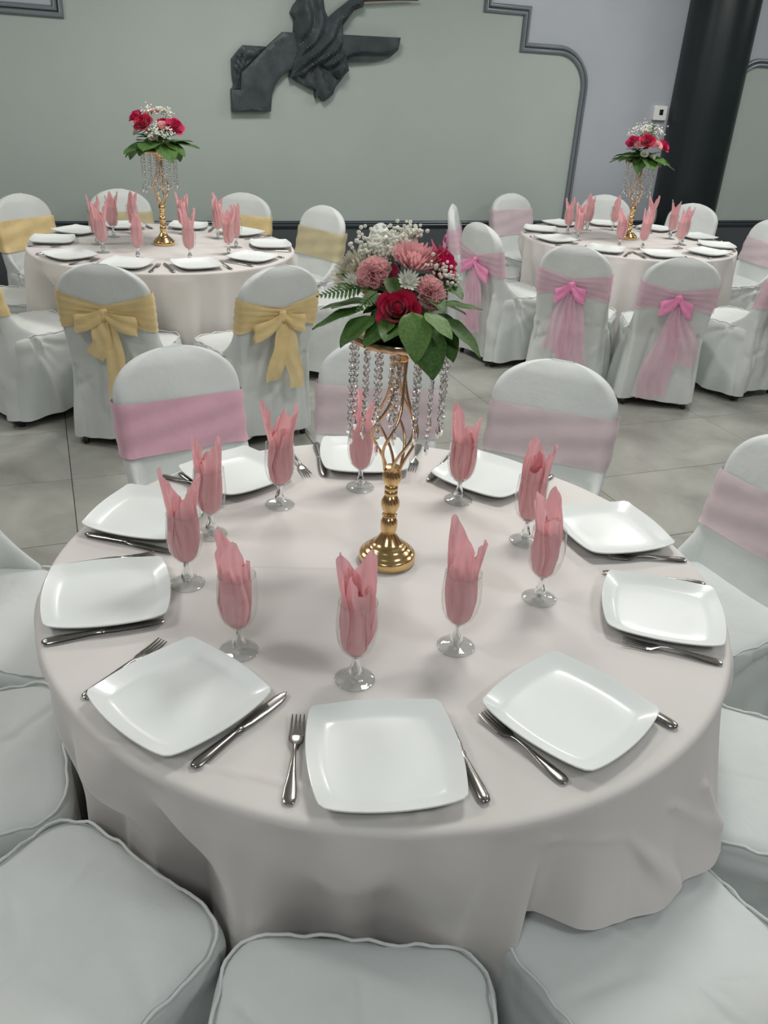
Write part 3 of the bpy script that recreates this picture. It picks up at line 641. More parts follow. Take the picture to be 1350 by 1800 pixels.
CUT = [('table_knife', 0, (-.0854, -.5623), (-.0937, -.6754), 0), ('table_fork', 0, (-.304, -.3817), (-.3785, -.5872), 0), ('table_fork', 1, (-.5007, -.1352), (-.6577, -.2605), 1), ('table_knife', 1, (-.3376, -.3562), (-.5011, -.4716), 0),
       ('table_knife', 2, (-.4827, -.0655), (-.7133, -.0746), 0), ('table_fork', 2, (-.476, .189), (-.598, .1926), 1), ('table_knife', 3, (-.4466, .199), (-.6137, .3267), 0), ('table_fork', 3, (-.28, .46), (-.41, .60), 1),
       ('table_knife', 4, (-.30, .41), (-.36, .60), 0), ('table_fork', 4, (-.037, .52), (-.045, .69), 0), ('table_knife', 5, (.0019, .4776), (.0492, .7123), 0), ('table_fork', 5, (.2535, .4676), (.3306, .6114), 1),
       ('table_knife', 6, (.2693, .3963), (.3924, .5251), 1), ('table_fork', 6, (.47, .24), (.60, .33), 1), ('table_fork', 7, (.5157, -.0875), (.6718, -.1410), 1), ('table_knife', 7, (.45, .13), (.69, .13), 0),
       ('table_knife', 8, (.5671, -.1994), (.6635, -.2533), 0), ('table_fork', 8, (.3551, -.3803), (.4917, -.4869), 1), ('table_fork', 9, (-.0100, -.4941), (.0479, -.6792), 1), ('table_knife', 9, (.2582, -.5322), (.2995, -.6234), 0)]
for k, i, tip, end, kt in CUT:
    cutlery(k, tip, end, 'steel %s by the plate %s of the near table' % (k[6:], SLOT[i]), 'knives and forks on the near table', NC, kt)
rn = random.Random(4)
FARP = {'L': (LC, 'far left', [-115, -149, 168, 138, 106, 68, 32, -8, -47, -82]), 'R': (RC, 'far right', [-104, -138, -176, 146, 108, 72, 35, 0, -33, -66])}
for key, (C, nm, angs) in FARP.items():
    for a, s in zip(angs, SLOT):
        ar = math.radians(a); r = 0.625; tw = rn.uniform(-6, 6)
        tag(ob('square_plate', PM, 'plate_white', None, (C[0] + r * math.cos(ar), C[1] + r * math.sin(ar), HT + 0.001), (0, 0, ar + PI / 2 + math.radians(tw))), 'white square plate %s of the %s table' % (s, nm), 'plate', 'square plates on the %s table' % nm)
        u = Vector((math.cos(ar), math.sin(ar))); v = Vector((-u.y, u.x))
        for kind, sd in (('table_fork', 1), ('table_knife', -1)):
            e = u * 0.735 + v * sd * 0.155; t = u * 0.50 + v * sd * (0.150 + rn.uniform(-.012, .012))
            cutlery(kind, t, e, 'steel %s by the plate %s of the %s table' % (kind[6:], s, nm), 'knives and forks on the %s table' % nm, C)

# ------------------------------------------------------------------ goblets and napkins
BOWL = [(0.010, .058), (0.018, .061), (0.0275, .072), (0.034, .088), (0.0372, .108), (0.0375, .124), (0.0362, .145), (0.0345, .168)]
def bowl_r(z):
    zs = [p[1] for p in BOWL]; return float(np.interp(z, zs, [p[0] for p in BOWL]))
def goblet_meshes():
    prof = BOWL + [(0.0344, .1686), (0.0339, .169), (0.0334, .1686), (0.0335, .166)]
    bw = MB().lathe([(0.001, .0572)] + prof, 32).mesh('bowl', True, 60)
    st = MB().lathe([(0.0105, .0575), (0.0078, .054), (0.0060, .047), (0.0068, .038), (0.0092, .030), (0.0125, .022), (0.0128, .016), (0.010, .010), (0.0105, .0085)], 24).mesh('stem', True, 60)
    ft = MB().lathe([(0.033, 0), (0.0365, .0008), (0.037, .0022), (0.0355, .0036), (0.026, .0050), (0.016, .0072), (0.0108, .0086)], 32).mesh('foot', True, 60)
    return bw, st, ft
GB = goblet_meshes()
def napkin_mesh(seed):
    rng = random.Random(seed); mb = MB(); zr = 0.168; base = rng.uniform(0, 6.28)
    NU, NV = 22, 26
    sheets = []
    ears = rng.choice([2, 2, 3])
    for k in range(ears): sheets.append((base + k * (2.1 + rng.uniform(-.35, .5)), rng.uniform(0.85, 1.15), rng.uniform(.070, .105), 0.0 + 0.003 * k, rng.uniform(.02, .22), rng.uniform(0.8, 1.1), rng.uniform(-.7, .7)))
    for k in range(3): sheets.append((base + 1.0 + k * 2.1 + rng.uniform(-.4, .4), rng.uniform(0.75, 1.2), rng.uniform(.02, .055), 0.005 + 0.003 * k, rng.uniform(-.2, .05), rng.uniform(.5, 1.0), 0))
    sheets.append((base + 2.6, 2.6, rng.uniform(.012, .03), 0.012, -0.25, 0.4, 0))
    for (phi, span, h, ins, flare, pw, lean) in sheets:
        rings = []; ph1 = rng.uniform(0, 6.28); nf = rng.choice([2, 3, 3, 4])
        for iv in range(NV):
            v = iv / (NV - 1); row = []
            for iu in range(NU):
                u = -1 + 2 * iu / (NU - 1)
                zt = zr + 0.004 + h * (1 - (abs(u - 0.45 * lean) / 1.5) ** 1.15) ** pw
                zb = 0.0635 + 0.006 * abs(u); z = zb + v * (zt - zb); up = max(0, z - zr)
                rin = max(0.004, bowl_r(min(z, zr)) - 0.0020 - ins * min(1, (z - 0.06) / 0.03))
                r = rin + flare * up - 0.12 * up * abs(u) ** 2
                r *= 1 - (0.13 + 1.6 * min(up, 0.06)) * (0.5 + 0.5 * math.sin(nf * u * PI + ph1 + 3 * v)) ** 1.5 * min(1, (z - 0.06) / 0.03)
                sp = span * (1 - 0.30 * min(1, up / 0.08)); a = phi + u * sp + lean * up * 4 + 0.18 * math.sin(6 * v + ph1)
                r = max(r, 0.002)
                row.append((r * math.cos(a), r * math.sin(a), z))
            rings.append(row)
        mb.loft(rings, False)
    # one rolled fold lying in front
    a0 = base + 0.6; pts = []
    rings = []
    for iv in range(12):
        v = iv / 11; z = 0.085 + v * rng.uniform(.098, .1); rr = max(0.003, bowl_r(min(z, zr)) * 0.45); row = []
        for iu in range(20):
            t = iu / 19; an = a0 + t * 6.6; q = 0.010 * (1 - 0.62 * t) * (1 + 0.3 * v)
            row.append((rr * math.cos(a0) + q * math.cos(an), rr * math.sin(a0) + q * math.sin(an), z + 0.006 * math.sin(an)))
        rings.append(row)
    mb.loft(rings, False)
    return mb.mesh('napkin')
NAPS = [napkin_mesh(s) for s in (1, 2, 5, 8, 13, 21, 34)]
def goblet(C, x, y, where, nm, ni, rz):
    t = thing('water_goblet', 'clear stemmed water goblet %s of the %s table' % (where, nm), 'goblet', (C[0] + x, C[1] + y, HT + 0.0005), rz, 'goblets on the %s table' % nm)
    ob('bowl', GB[0], 'goblet_glass', t); ob('stem', GB[1], 'stem_glass', t); ob('foot', GB[2], 'goblet_foot', t)
    n = ob('napkin', NAPS[ni % len(NAPS)], 'napkin_pink', None, (C[0] + x, C[1] + y, HT + 0.0005), (0, 0, rz * 1.7 + ni))
    tag(n, 'pink napkin in the goblet %s of the %s table' % (where, nm), 'napkin', 'pink napkins on the %s table' % nm)
thin_glass('goblet_foot', (0.95, 0.96, 0.955, 1), 1.6)
GP = [(-.189, -.336), (-.370, -.195), (-.425, .062), (-.339, .259), (-.149, .365), (.079, .408), (.303, .275), (.367, .036), (.274, -.194), (.030, -.298)]
for i, ((x, y), s) in enumerate(zip(GP, SLOT)): goblet(NC, x, y, s, 'near', i, i * 0.9)
for key, rot_, rr in (('L', 0, .40), ('R', 0, .40)):
    C, nm, angs = FARP[key]
    for i, (a, s) in enumerate(zip(angs, SLOT)):
        ar = math.radians(a + rn.uniform(-6, 6)); r = rr + rn.uniform(-.03, .04); goblet(C, r * math.cos(ar), r * math.sin(ar), s, nm, i + (3 if key == 'L' else 5), i * 1.3 + 0.4)

# ------------------------------------------------------------------ gold flower stands
BASE = [(0.061, 0), (0.063, .003), (0.063, .020), (0.0605, .024), (0.057, .0255), (0.054, .029), (0.050, .034), (0.046, .0355), (0.044, .039), (0.038, .044), (0.034, .0455), (0.029, .052), (0.022, .062), (0.017, .070), (0.0155, .074)]
STEM = [(0.0155, .072), (0.0175, .078), (0.0192, .090), (0.0188, .100), (0.015, .108), (0.0125, .111), (0.0165, .114), (0.0165, .117), (0.0125, .120), (0.0165, .128), (0.0205, .140), (0.0200, .150), (0.0155, .160), (0.0125, .164), (0.0145, .167), (0.0145, .173), (0.0125, .176), (0.0145, .179), (0.0145, .185), (0.0125, .188), (0.0165, .194), (0.0208, .204), (0.0205, .214), (0.0165, .221), (0.016, .226), (0.0168, .232), (0.0150, .2325)]
CUP = [(0.010, .465), (0.017, .466), (0.020, .470), (0.015, .476), (0.014, .480), (0.024, .492), (0.028, .503), (0.029, .508), (0.026, .509), (0.005, .500)]
BASEM = MB().lathe(BASE, 48).mesh('base', True, 40); STEMM = MB().lathe(STEM, 32).mesh('stem', True, 40); CUPM = MB().lathe(CUP, 32).mesh('cup', True, 40)
def wire(k):
    pts = []; n = 34
    for i in range(n):
        t = i / (n - 1); z = 0.226 + t * 0.244
        r = 0.011 + 0.036 * math.sin(PI * min(1, t * 1.35)) ** 1.2 if t < 0.74 else 0.011 + 0.002 * (1 - t)
        r = 0.0115 + 0.034 * math.exp(-((t - 0.36) / 0.24) ** 2) + 0.003
        a = 2 * PI * k / 6 + 2.6 * t
        pts.append((r * math.cos(a), r * math.sin(a), z))
    return MB().tube(pts, 0.0033, 8).mesh('twisted_wire')
WIRES = [wire(k) for k in range(6)]
RINGR = 0.098; RZ = 0.512
DISH = MB().lathe([(0.004, RZ - 0.004), (0.092, RZ - 0.004), (RINGR, RZ - 0.006), (RINGR + 0.002, RZ - 0.003), (RINGR + 0.002, RZ + 0.006), (RINGR, RZ + 0.009), (RINGR - 0.003, RZ + 0.008), (0.092, RZ - 0.001), (0.004, RZ - 0.001)], 56).mesh('ring_dish', True, 40)
def bead_geo(r=0.0062, t=0.0042, n=8):
    V = [(0, -t, 0)] + [(r * 0.55 * math.cos(2 * PI * j / n), -t * 0.9, r * 0.55 * math.sin(2 * PI * j / n)) for j in range(n)] + [(r * math.cos(2 * PI * (j + .5) / n), 0, r * math.sin(2 * PI * (j + .5) / n)) for j in range(n)] + [(r * 0.55 * math.cos(2 * PI * j / n), t * 0.9, r * 0.55 * math.sin(2 * PI * j / n)) for j in range(n)] + [(0, t, 0)]
    F = []
    for j in range(n):
        k = (j + 1) % n
        F += [(0, 1 + j, 1 + k), (1 + j, 1 + n + j, 1 + k), (1 + k, 1 + n + j, 1 + n + k), (1 + n + j, 1 + 2 * n + k, 1 + n + k), (1 + n + j, 1 + 2 * n + j, 1 + 2 * n + k), (1 + 3 * n, 1 + 2 * n + k, 1 + 2 * n + j)]
    return V, F
def drop_geo():
    n = 6; prof = [(0.0008, 0.0), (0.0030, -.004), (0.0052, -.016), (0.0046, -.022), (0.0008, -.032)]
    m = MB().lathe(prof, n); return m.V, m.F
BV, BF = bead_geo(); DV, DF = drop_geo()
BEADM = me('bead', BV, BF, False); DROPM = me('crystal_drop', DV, DF, False)
PITCH = 0.0138
def link_mesh(nb):
    mb = MB()
    for i in range(nb):
        z = -0.010 - i * PITCH + PITCH / 2
        mb.tube([(0.0028 * math.cos(a), 0, z + 0.0028 * math.sin(a)) for a in np.linspace(0, 2 * PI, 8, endpoint=False)], 0.0005, 4, closed=True)
    return mb.mesh('crystal_strand', True)
LINKS = {n: link_mesh(n) for n in (9, 10, 11, 12, 13)}
def far_strand(nb):
    mb = MB()
    for i in range(nb):
        rz = Matrix.Rotation(i * 0.9, 3, 'Z'); mb.add([rz @ Vector(v) + Vector((0, 0, -0.010 - i * PITCH)) for v in BV], BF)
    mb.add([Vector(v) + Vector((0, 0, -0.006 - nb * PITCH)) for v in DV], DF)
    return mb.mesh('crystal_strand', False)
FARS = {n: far_strand(n) for n in (9, 11, 12, 13)}
def stand(loc, label, near, rz=0.0):
    t = thing('flower_stand', label, 'flower stand', loc, rz, 'gold flower stands')
    ob('base', BASEM, 'gold', t); ob('stem', STEMM, 'gold', t); ob('cup', CUPM, 'gold', t); ob('ring_dish', DISH, 'rose_gold', t)
    for w in WIRES: ob('twisted_wire', w, 'rose_gold', t)
    rr = random.Random(3); spots = [(RINGR - 0.001, 2 * PI * k / 16 + rr.uniform(-.08, .08), rr.choice([11, 12, 13])) for k in range(16)] + [(0.045, 2 * PI * k / 5 + 0.3, rr.choice([9, 10, 11])) for k in range(5)]
    for r, a, nb in spots:
        p = (r * math.cos(a), r * math.sin(a), RZ - 0.002)
        if near:
            s = ob('crystal_strand', LINKS[nb], 'silver_wire', t, p, (0, 0, a + 1.2))
            for i in range(nb): ob('bead', BEADM, 'crystal', s, (0, 0, -0.010 - i * PITCH), (0, 0, rr.uniform(0, 3.1)), 1.0 - 0.012 * i)
            ob('crystal_drop', DROPM, 'crystal', s, (0, 0, -0.006 - nb * PITCH))
        else: ob('crystal_strand', FARS[{10: 11}.get(nb, nb)], 'crystal', t, p, (0, 0, a))
    return t
SN = (0.629, 1.508, HT + 0.0005)
stand(SN, 'gold stand with twisted stem and crystal strands on the near table', True)
SL = (0.636, 5.26, HT + 0.0005); SR = (3.935, 5.29, HT + 0.0005)
stand(SL, 'gold stand with crystal strands on the far left table', False, 0.5)
stand(SR, 'gold stand with crystal strands on the far right table before the column', False, 1.1)

# ------------------------------------------------------------------ flowers
def petal_rings(r0, h, span, curl, cup, NU=9, NV=8, seed=0, tip=0.25):
    rings = []
    for iv in range(NV):
        v = iv / (NV - 1); row = []
        for iu in range(NU):
            u = -1 + 2 * iu / (NU - 1); vv = v * (1 - tip * abs(u) ** 3)
            r = r0 * (0.30 + 0.70 * vv ** cup) + curl * r0 * vv ** 4
            z = h * vv - 0.55 * curl * h * vv ** 5 + 0.02 * h * math.sin(5 * u + seed)
            a = u * span * (0.55 + 0.45 * math.sin(PI * min(1, 0.15 + 0.75 * vv)))
            row.append((r * math.cos(a), r * math.sin(a), z))
        rings.append(row)
    return rings
def petal_mesh(*a, **k): return MB().loft(petal_rings(*a, **k), False).mesh('petal')
PET_IN = [petal_mesh(0.10 + 0.055 * i, 0.80 - 0.0 * i, 1.3, 0.0, 0.35, seed=i) for i in range(4)]
PET_MID = [petal_mesh(0.30 + 0.15 * i, 0.83 - 0.05 * i, 0.95, 0.05 + 0.06 * i, 0.42, seed=i) for i in range(2)]
PET_OUT = [petal_mesh(0.62 + 0.16 * i, 0.72 - 0.12 * i, 0.86, 0.18 + 0.16 * i, 0.48, seed=i, NU=13, NV=10, tip=0.2) for i in range(2)]
def aim(ax):
    return Vector(ax).normalized().to_track_quat('Z', 'Y')
def place(o, loc, ax, spin=0.0, scale=1.0):
    o.rotation_mode = 'QUATERNION'; o.location = loc; o.rotation_quaternion = aim(ax) @ Matrix.Rotation(spin, 3, 'Z').to_quaternion(); o.scale = (scale,) * 3; return o
CORE = MB().lathe([(0.02, 0.0), (0.22, 0.02), (0.30, 0.25), (0.22, 0.55), (0.10, 0.72), (0.02, 0.76)], 14).mesh('rose_heart')
def rose(par, loc, ax, size, m, spin=0.0, parts=True):
    if parts:
        cm = CORE.copy(); o = place(ob('rose', cm, m, par), loc, ax, spin, size); rr = random.Random(int(spin * 10))
        for i in range(5): ob('petal', pm(PET_IN[i % 4], m), None, o, (0, 0, 0), (0, 0, i * 2.4 + .2))
        for i in range(10): ob('petal', pm(PET_MID[i // 5], m), None, o, (0, 0, -0.03 * (i // 5)), (0, 0, i * 1.2566 + .5 * (i // 5) + rr.uniform(-.15, .15)))
        for i in range(10): ob('petal', pm(PET_OUT[i // 5], m), None, o, (0, 0, -0.06 - 0.06 * (i // 5)), (0, 0, i * 1.2566 + .3 + .6 * (i // 5) + rr.uniform(-.2, .2)))
    else: o = place(ob('rose', rose_joined(m), None, par), loc, ax, spin, size)
    return o
_pm = {}
def pm(mesh, m):
    if (mesh.name, m) not in _pm: c = mesh.copy(); c.materials.clear(); c.materials.append(MATS[m]); _pm[(mesh.name, m)] = c
    return _pm[(mesh.name, m)]
def rose_joined(m):
    if ('rose', m) in _pm: return _pm[('rose', m)]
    mb = MB()
    def put(rings, a, dz):
        R_ = Matrix.Rotation(a, 3, 'Z'); mb.loft([[R_ @ Vector(p) + Vector((0, 0, dz)) for p in r] for r in rings], False)
    for i in range(5): put(petal_rings(0.10 + 0.055 * (i % 4), 0.8, 1.3, 0, 0.35, 7, 5), i * 2.4 + .2, 0)
    for i in range(10): put(petal_rings(0.30 + 0.15 * (i // 5), 0.83 - .05 * (i // 5), 0.95, 0.05 + .06 * (i // 5), 0.42, 7, 6), i * 1.2566 + .5 * (i // 5), -.03 * (i // 5))
    for i in range(10): put(petal_rings(0.62 + 0.16 * (i // 5), 0.72 - .12 * (i // 5), 0.86, 0.18 + .16 * (i // 5), 0.48, 7, 6), i * 1.2566 + .3 + .6 * (i // 5), -.06 - .06 * (i // 5))
    c = mb.mesh('rose'); c.materials.append(MATS[m]); _pm[('rose', m)] = c; return c
def carnation_mesh(seed):
    rng = random.Random(seed); mb = MB()
    for L in range(9):
        el = math.radians(2 + 9.5 * L); R0 = 1.0 - 0.05 * L; ph = rng.uniform(0, 6.28); rings = []; n = 60
        for iv in range(6):
            v = iv / 5; row = []
            for j in range(n):
                a = 2 * PI * j / n; f = 7 + (L % 3)
                wv = 0.22 * v ** 1.6 * math.sin(f * a + ph) + 0.10 * v * v * math.sin(17 * a + 2 * ph)
                q = R0 * v * (1 + (0.07 * math.sin(29 * a + ph) if iv == 5 else 0))
                r = q * math.cos(el + wv * 0.9); z = q * math.sin(el + wv * 0.9) * 0.82
                row.append((r * math.cos(a + 0.15 * wv), r * math.sin(a + 0.15 * wv), z))
            rings.append(row)
        mb.loft(rings, True)
    return mb.mesh('carnation')
def mum_mesh(n_layers, per, el0, el1, seed, width=0.11, name='chrysanthemum'):
    rng = random.Random(seed); mb = MB()
    for L in range(n_layers):
        t = L / max(1, n_layers - 1); el = math.radians(el0 + (el1 - el0) * t); ln = 1.0 - 0.42 * t; n = int(per * (1 - 0.35 * t))
        for k in range(n):
            a = 2 * PI * (k + 0.5 * (L % 2) + rng.uniform(-.15, .15)) / n; e2 = el + rng.uniform(-.08, .08); l2 = ln * rng.uniform(.9, 1.05); rings = []
            for i in range(6):
                s = i / 5; w = width * (0.45 + 0.75 * math.sin(PI * min(1, s * 0.8 + 0.12))) * (0.35 if i == 5 else 1)
                ee = e2 + 0.5 * s * s * 0.8; r = 0.05 + l2 * s * math.cos(e2 + 0.25 * s); z = l2 * s * math.sin(ee)
                row = []
                for q in (-1, 0, 1):
                    row.append((r * math.cos(a) - q * w * math.sin(a), r * math.sin(a) + q * w * math.cos(a), z + 0.35 * w * abs(q)))
                rings.append(row)
            mb.loft(rings, False)
    return mb.mesh(name)
CARN = [carnation_mesh(1), carnation_mesh(2)]; MUM = mum_mesh(6, 26, 8, 72, 1, 0.075); MUMW = mum_mesh(6, 22, 10, 76, 2, 0.085); DAISY = mum_mesh(2, 17, 18, 42, 3, 0.10, 'daisy')
HEART = MB().lathe([(0.28, 0), (0.26, 0.12), (0.14, 0.2), (0.01, 0.22)], 14).mesh('daisy_heart')
def leaf_mesh(seed, wid, bend, fold=0.25):
    rings = []; NV, NU = 12, 9
    for iv in range(NV):
        t = iv / (NV - 1); w = wid * math.sin(PI * t ** 0.85) ** 0.72 * (1 - 0.15 * t) if 0 < t < 1 else 0.006
        z0 = -bend * t * t; row = []
        for iu in range(NU):
            u = -1 + 2 * iu / (NU - 1)
            row.append((u * w, t, z0 + fold * w * abs(u) ** 1.3 + 0.014 * math.sin(13 * t - 5 * abs(u) + seed) * abs(u) - (0.012 if iu == NU // 2 else 0)))
        rings.append(row)
    return MB().loft(rings, False).mesh('leaf')
LEAVES = [leaf_mesh(0, .35, .12, .16), leaf_mesh(1, .38, .22, .16), leaf_mesh(2, .32, .05, .12), leaf_mesh(3, .36, .30, .18)]
def leaf(par, a, b, m, k, upv=(0, 0, 1)):
    a, b = Vector(a), Vector(b); y = b - a; L = y.length; y.normalize(); u = Vector(upv); x = y.cross(u).normalized(); z = x.cross(y)
    o = ob('leaf', pm(LEAVES[k % 4], m), None, par); o.matrix_local = Matrix(((x.x, y.x, z.x, a.x), (x.y, y.y, z.y, a.y), (x.z, y.z, z.z, a.z), (0, 0, 0, 1))) @ Matrix.Scale(L, 4); return o
def fern(par, a, b, n=11, w=0.032):
    a, b = Vector(a), Vector(b); y = (b - a).normalized(); x = y.cross(Vector((0, -0.5, 0.9))).normalized(); L = (b - a).length; mb = MB()
    mb.tube([a, (a + b) / 2 + Vector((0, 0, .004)), b], [.0011, .0009, .0004], 5)
    for i in range(n):
        t = (i + 0.6) / n; p = a + (b - a) * t; ww = w * (1 - t) ** 0.7 * (0.6 + 0.4 * min(1, t * 5))
        for s in (-1, 1):
            d = (x * s + y * 0.55).normalized(); q = p + d * ww; e = y * (0.0042 * (1 - 0.5 * t))
            mb.add([p - e, p + e, p + d * ww * .6 + e * .9, q, p + d * ww * .6 - e * .9], [(0, 1, 2, 3, 4)] if s > 0 else [(4, 3, 2, 1, 0)])
    return ob('fern_frond', mb.mesh('fern_frond', False), 'leaf_dark', par)
def breath(par, blobs, seed, rmin=.0026, rmax=.0044):
    """baby's breath: a spray of tiny round blossoms on hair-thin stems"""
    rng = random.Random(seed); mb = MB(); root = Vector((0.0, 0.02, 0.03))
    ico = MB().lathe([(0.001, -1), (0.7, -.72), (1.0, 0), (0.75, .66), (0.001, .95)], 7)
    for c, rad, n in blobs:
        c = Vector(c)
        for i in range(n):
            p = c + Vector((rng.gauss(0, 1), rng.gauss(0, 1), rng.gauss(0, 0.8))) * rad * 0.55; r = rng.uniform(rmin, rmax)
            mb.add([p + Vector(v) * r for v in ico.V], ico.F)
    o = ob('babys_breath', mb.mesh('babys_breath'), 'breath_white', par); o['kind'] = 'stuff'
    ms = MB()
    for c, rad, n in blobs:
        c = Vector(c)
        for i in range(max(3, n // 7)):
            p = c + Vector((rng.gauss(0, 1), rng.gauss(0, 1), rng.gauss(0, 0.6))) * rad * 0.5
            ms.tube([root + (c - root) * 0.35, (root + c * 2) / 3 * 1.0, p], [.0008, .0006, .0004], 4)
    s = ob('thin_stems', ms.mesh('thin_stems'), 'stem_green', o)
    return o
FOAM = MB().lathe([(0.01, 0.0), (0.062, 0.0), (0.068, 0.02), (0.060, 0.045), (0.03, 0.06), (0.005, 0.065)], 20).mesh('foliage_base')
out = lambda p, lift=0.0: (p[0], p[1], p[2] - 0.03 + lift)
def bouquet_near():
    B = Vector((SN[0], SN[1], HT + RZ + 0.0075))
    t = thing('flower_arrangement', 'bouquet of magenta rose, pink carnations and white sprays on the near gold stand', 'flowers', B, 0, 'flower bouquets on the gold stands')
    ob('foliage_base', FOAM.copy(), 'leaf_dark', t)
    rose(t, (-.030, -.048, .055), (-.33, -.66, .60), 0.043, 'rose_red', 0.3)
    rose(t, (.082, .045, .116), (.72, -.30, .5), 0.052, 'rose_magenta', 1.3)
    rose(t, (.075, .090, .115), (.7, .25, .7), 0.044, 'rose_magenta', 2.1)
    rose(t, (-.01, .10, .075), (-.1, .9, .5), 0.044, 'rose_magenta', 2.7)
    for loc, ax, s, k in (((-.048, .046, .108), (-.62, -.45, .6), .038, 0), ((.036, -.044, .090), (.28, -.85, .42), .035, 1)):
        place(ob('carnation', CARN[k], 'carnation_pink', t), loc, ax, k * 1.1, s)
    place(ob('chrysanthemum', MUM, 'mum_dusty', t), (.026, .028, .125), (.05, -.32, .95), 0.4, .054)
    place(ob('chrysanthemum', MUMW, 'petal_cream', t), (-.058, .115, .092), (-.75, -.1, .6), 0.2, .050)
    dz = place(ob('daisy', DAISY, 'petal_white', t), (-.007, -.030, .108), (-.12, -.75, .55), 0.9, .025); ob('daisy_heart', HEART, 'petal_cream', dz)
    dz = place(ob('daisy', pm(DAISY, 'petal_white'), None, t), (-.085, .05, .09), (-.8, -.2, .4), 0.9, .024); ob('daisy_heart', HEART, None, dz)
    breath(t, [((.000, .112, .150), .034, 120), ((.035, .118, .166), .026, 90), ((-.022, .105, .130), .030, 90), ((.062, .125, .172), .018, 40), ((-.032, .13, .148), .024, 64), ((-.01, .07, .142), .022, 50), ((.02, .085, .155), .022, 50)], 4, .0028, .0048)
    breath(t, [((.062, -.012, .128), .022, 34), ((.100, -.006, .098), .015, 14), ((.080, -.02, .115), .014, 14)], 6)
    LV = [((-.080, .001, .052), (-.177, .035, .020), 'leaf_dark'), ((-.072, -.030, .046), (-.150, -.051, .012), 'leaf_dark'), ((-.061, .027, .062), (-.145, .079, .040), 'leaf_dark'), ((-.022, -.098, .070), (-.035, -.170, .012), 'leaf_light'), ((.004, -.098, .068), (.036, -.160, .040), 'leaf_light'), ((-.002, -.088, .045), (.002, -.176, -.022), 'leaf_dark'),
          ((.055, -.050, .070), (.136, -.074, .066), 'leaf_dark'), ((.042, -.080, .049), (.116, -.143, .016), 'leaf_dark'), ((.037, -.080, .044), (.050, -.148, -.008), 'leaf_dark'), ((-.046, -.064, .047), (-.115, -.090, .020), 'leaf_dark'), ((.085, .027, .105), (.108, -.040, .078), 'leaf_dark'), ((.045, -.040, .047), (.100, -.092, .034), 'leaf_dark'),
          ((-.050, .074, .085), (-.105, .100, .104), 'leaf_dark'), ((-.024, .005, .110), (-.034, -.050, .092), 'leaf_dark'), ((.04, .06, .05), (.14, .10, .03), 'leaf_dark'), ((0, .07, .05), (.03, .17, .03), 'leaf_dark'), ((-.04, .06, .05), (-.10, .15, .03), 'leaf_dark'), ((.05, .02, .06), (.15, .02, .05), 'leaf_dark'), ((-.02, -.05, .05), (-.085, -.125, .03), 'leaf_dark'), ((.02, -.02, .09), (.05, -.09, .085), 'leaf_dark')]
    for i, (a, b, m) in enumerate(LV): leaf(t, a, b, m, i)
    rg = random.Random(12)
    for i in range(26):          # dark filler foliage between the blooms
        a = rg.uniform(0, 6.28); r0 = rg.uniform(.01, .05); r1 = r0 + rg.uniform(.03, .05); z0 = rg.uniform(.04, .085)
        leaf(t, (r0 * math.cos(a), .02 + r0 * math.sin(a), z0), (r1 * math.cos(a + .3), .02 + r1 * math.sin(a + .3), z0 + rg.uniform(.0, .035)), 'leaf_dark', i)
    fern(t, (-.075, .036, .085), (-.168, .030, .072), 11, .034); fern(t, (-.060, -.010, .088), (-.112, -.045, .060), 9, .024)
bouquet_near()
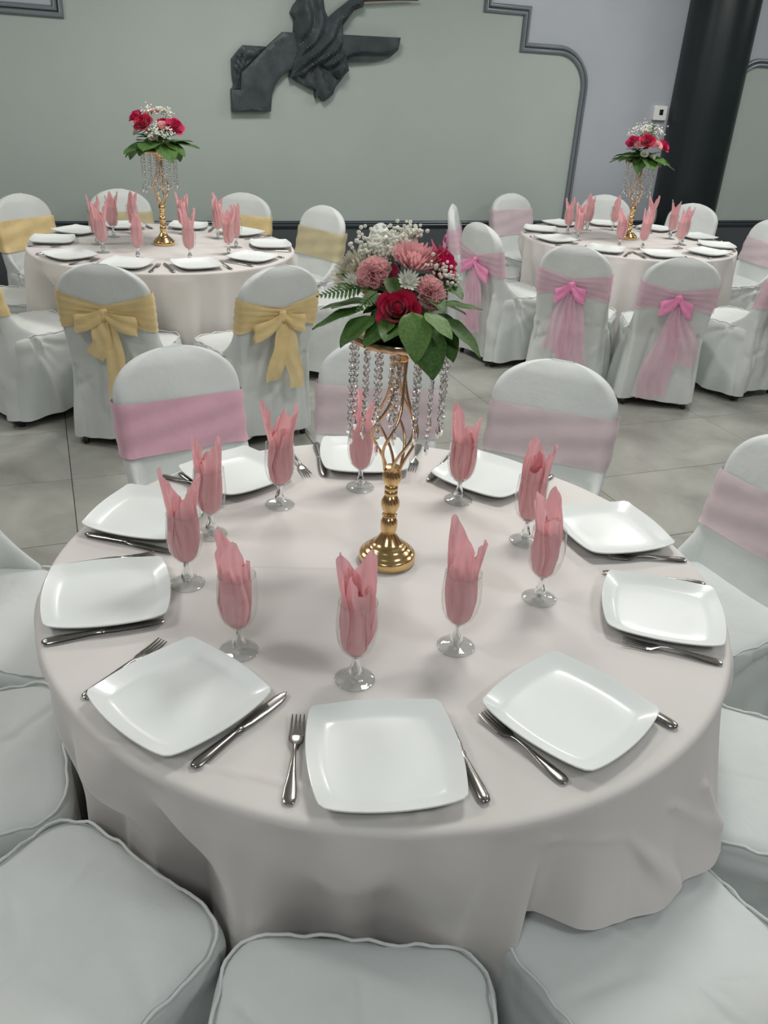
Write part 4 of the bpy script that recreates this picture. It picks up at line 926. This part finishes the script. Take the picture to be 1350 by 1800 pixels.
def bouquet_far(S, rz, label, roses, carns, whites, seed, top):
    B = Vector((S[0], S[1], HT + RZ + 0.0075)); t = thing('flower_arrangement', label, 'flowers', B, rz, 'flower bouquets on the gold stands'); t.scale = (1.16, 1.16, 1.12)
    ob('foliage_base', pm(FOAM, 'leaf_dark'), None, t); rng = random.Random(seed)
    for i, (x, y, z, m, s) in enumerate(roses): rose(t, (x * .8, y * .8, z - .025), (x * 4, y * 4 - 0.25, z * 4), s, m, i * 0.7, False)
    for i, (x, y, z, s) in enumerate(carns): place(ob('carnation', CARN[i % 2], None, t), (x * .85, y * .85, z - .015), (x * 4, y * 4, z * 4), i, s)
    for i, (x, y, z, s) in enumerate(whites): place(ob('chrysanthemum', pm(MUMW, 'petal_white'), None, t), (x * .85, y * .85, z - .015), (x * 4, y * 4, z * 4), i, s)
    breath(t, [((x, y, z), r, n) for x, y, z, r, n in top], seed, .003, .0048)
    for i in range(16):
        a = 2 * PI * i / 16 + rng.uniform(-.15, .15); l = rng.uniform(.16, .215); dz_ = rng.uniform(-.06, .02)
        leaf(t, (.05 * math.cos(a), .05 * math.sin(a), .035), (l * math.cos(a), l * math.sin(a), .03 + dz_), 'leaf_dark', i)
    for i in range(34):
        a = rng.uniform(0, 6.28); r0 = rng.uniform(.01, .06); r1 = r0 + rng.uniform(.04, .06); z0 = rng.uniform(.03, .11)
        leaf(t, (r0 * math.cos(a), r0 * math.sin(a), z0), (r1 * math.cos(a + .3), r1 * math.sin(a + .3), z0 + rng.uniform(-.01, .03)), 'leaf_dark', i)
    return t
RZC = math.atan2(-0.351, 0.935)
bouquet_far(SL, RZC, 'bouquet of magenta roses with trailing dark leaves on the far left gold stand', [(-.105, -.02, .165, 'rose_magenta', .042), (-.05, -.085, .14, 'rose_red', .050), (.115, -.05, .13, 'rose_magenta', .048), (.02, .09, .13, 'rose_magenta', .045), (-.09, .06, .12, 'rose_red', .042)],
            [(.055, -.075, .13, .030), (-.03, .03, .18, .034), (.09, .05, .14, .03)], [(.03, .0, .185, .036), (.0, -.09, .075, .03), (-.1, -.06, .09, .026)], 5, [(.02, -.10, .085, .04, 60), (-.03, -.02, .175, .03, 40), (.06, -.01, .17, .03, 34), (.08, -.09, .085, .026, 30)])
fern_t = bouquet_far(SR, RZC, 'bouquet of magenta and pale pink roses with white tops on the far right gold stand', [(-.10, -.05, .13, 'rose_magenta', .044), (-.015, -.095, .14, 'rose_red', .050), (.115, -.05, .12, 'rose_magenta', .046), (.02, .09, .13, 'rose_magenta', .045)],
            [(-.07, -.085, .115, .028), (.065, -.09, .12, .034), (.0, .03, .16, .03)], [(-.02, -.10, .065, .03), (.03, -.10, .055, .026), (.0, .0, .18, .03)], 8, [(-.05, -.01, .185, .035, 50), (.06, -.02, .180, .035, 50), (.0, .02, .20, .03, 40), (-.09, .0, .16, .024, 24)])
fern(fern_t, (.02, 0, .12), (.035, -.01, .235), 9, .04)
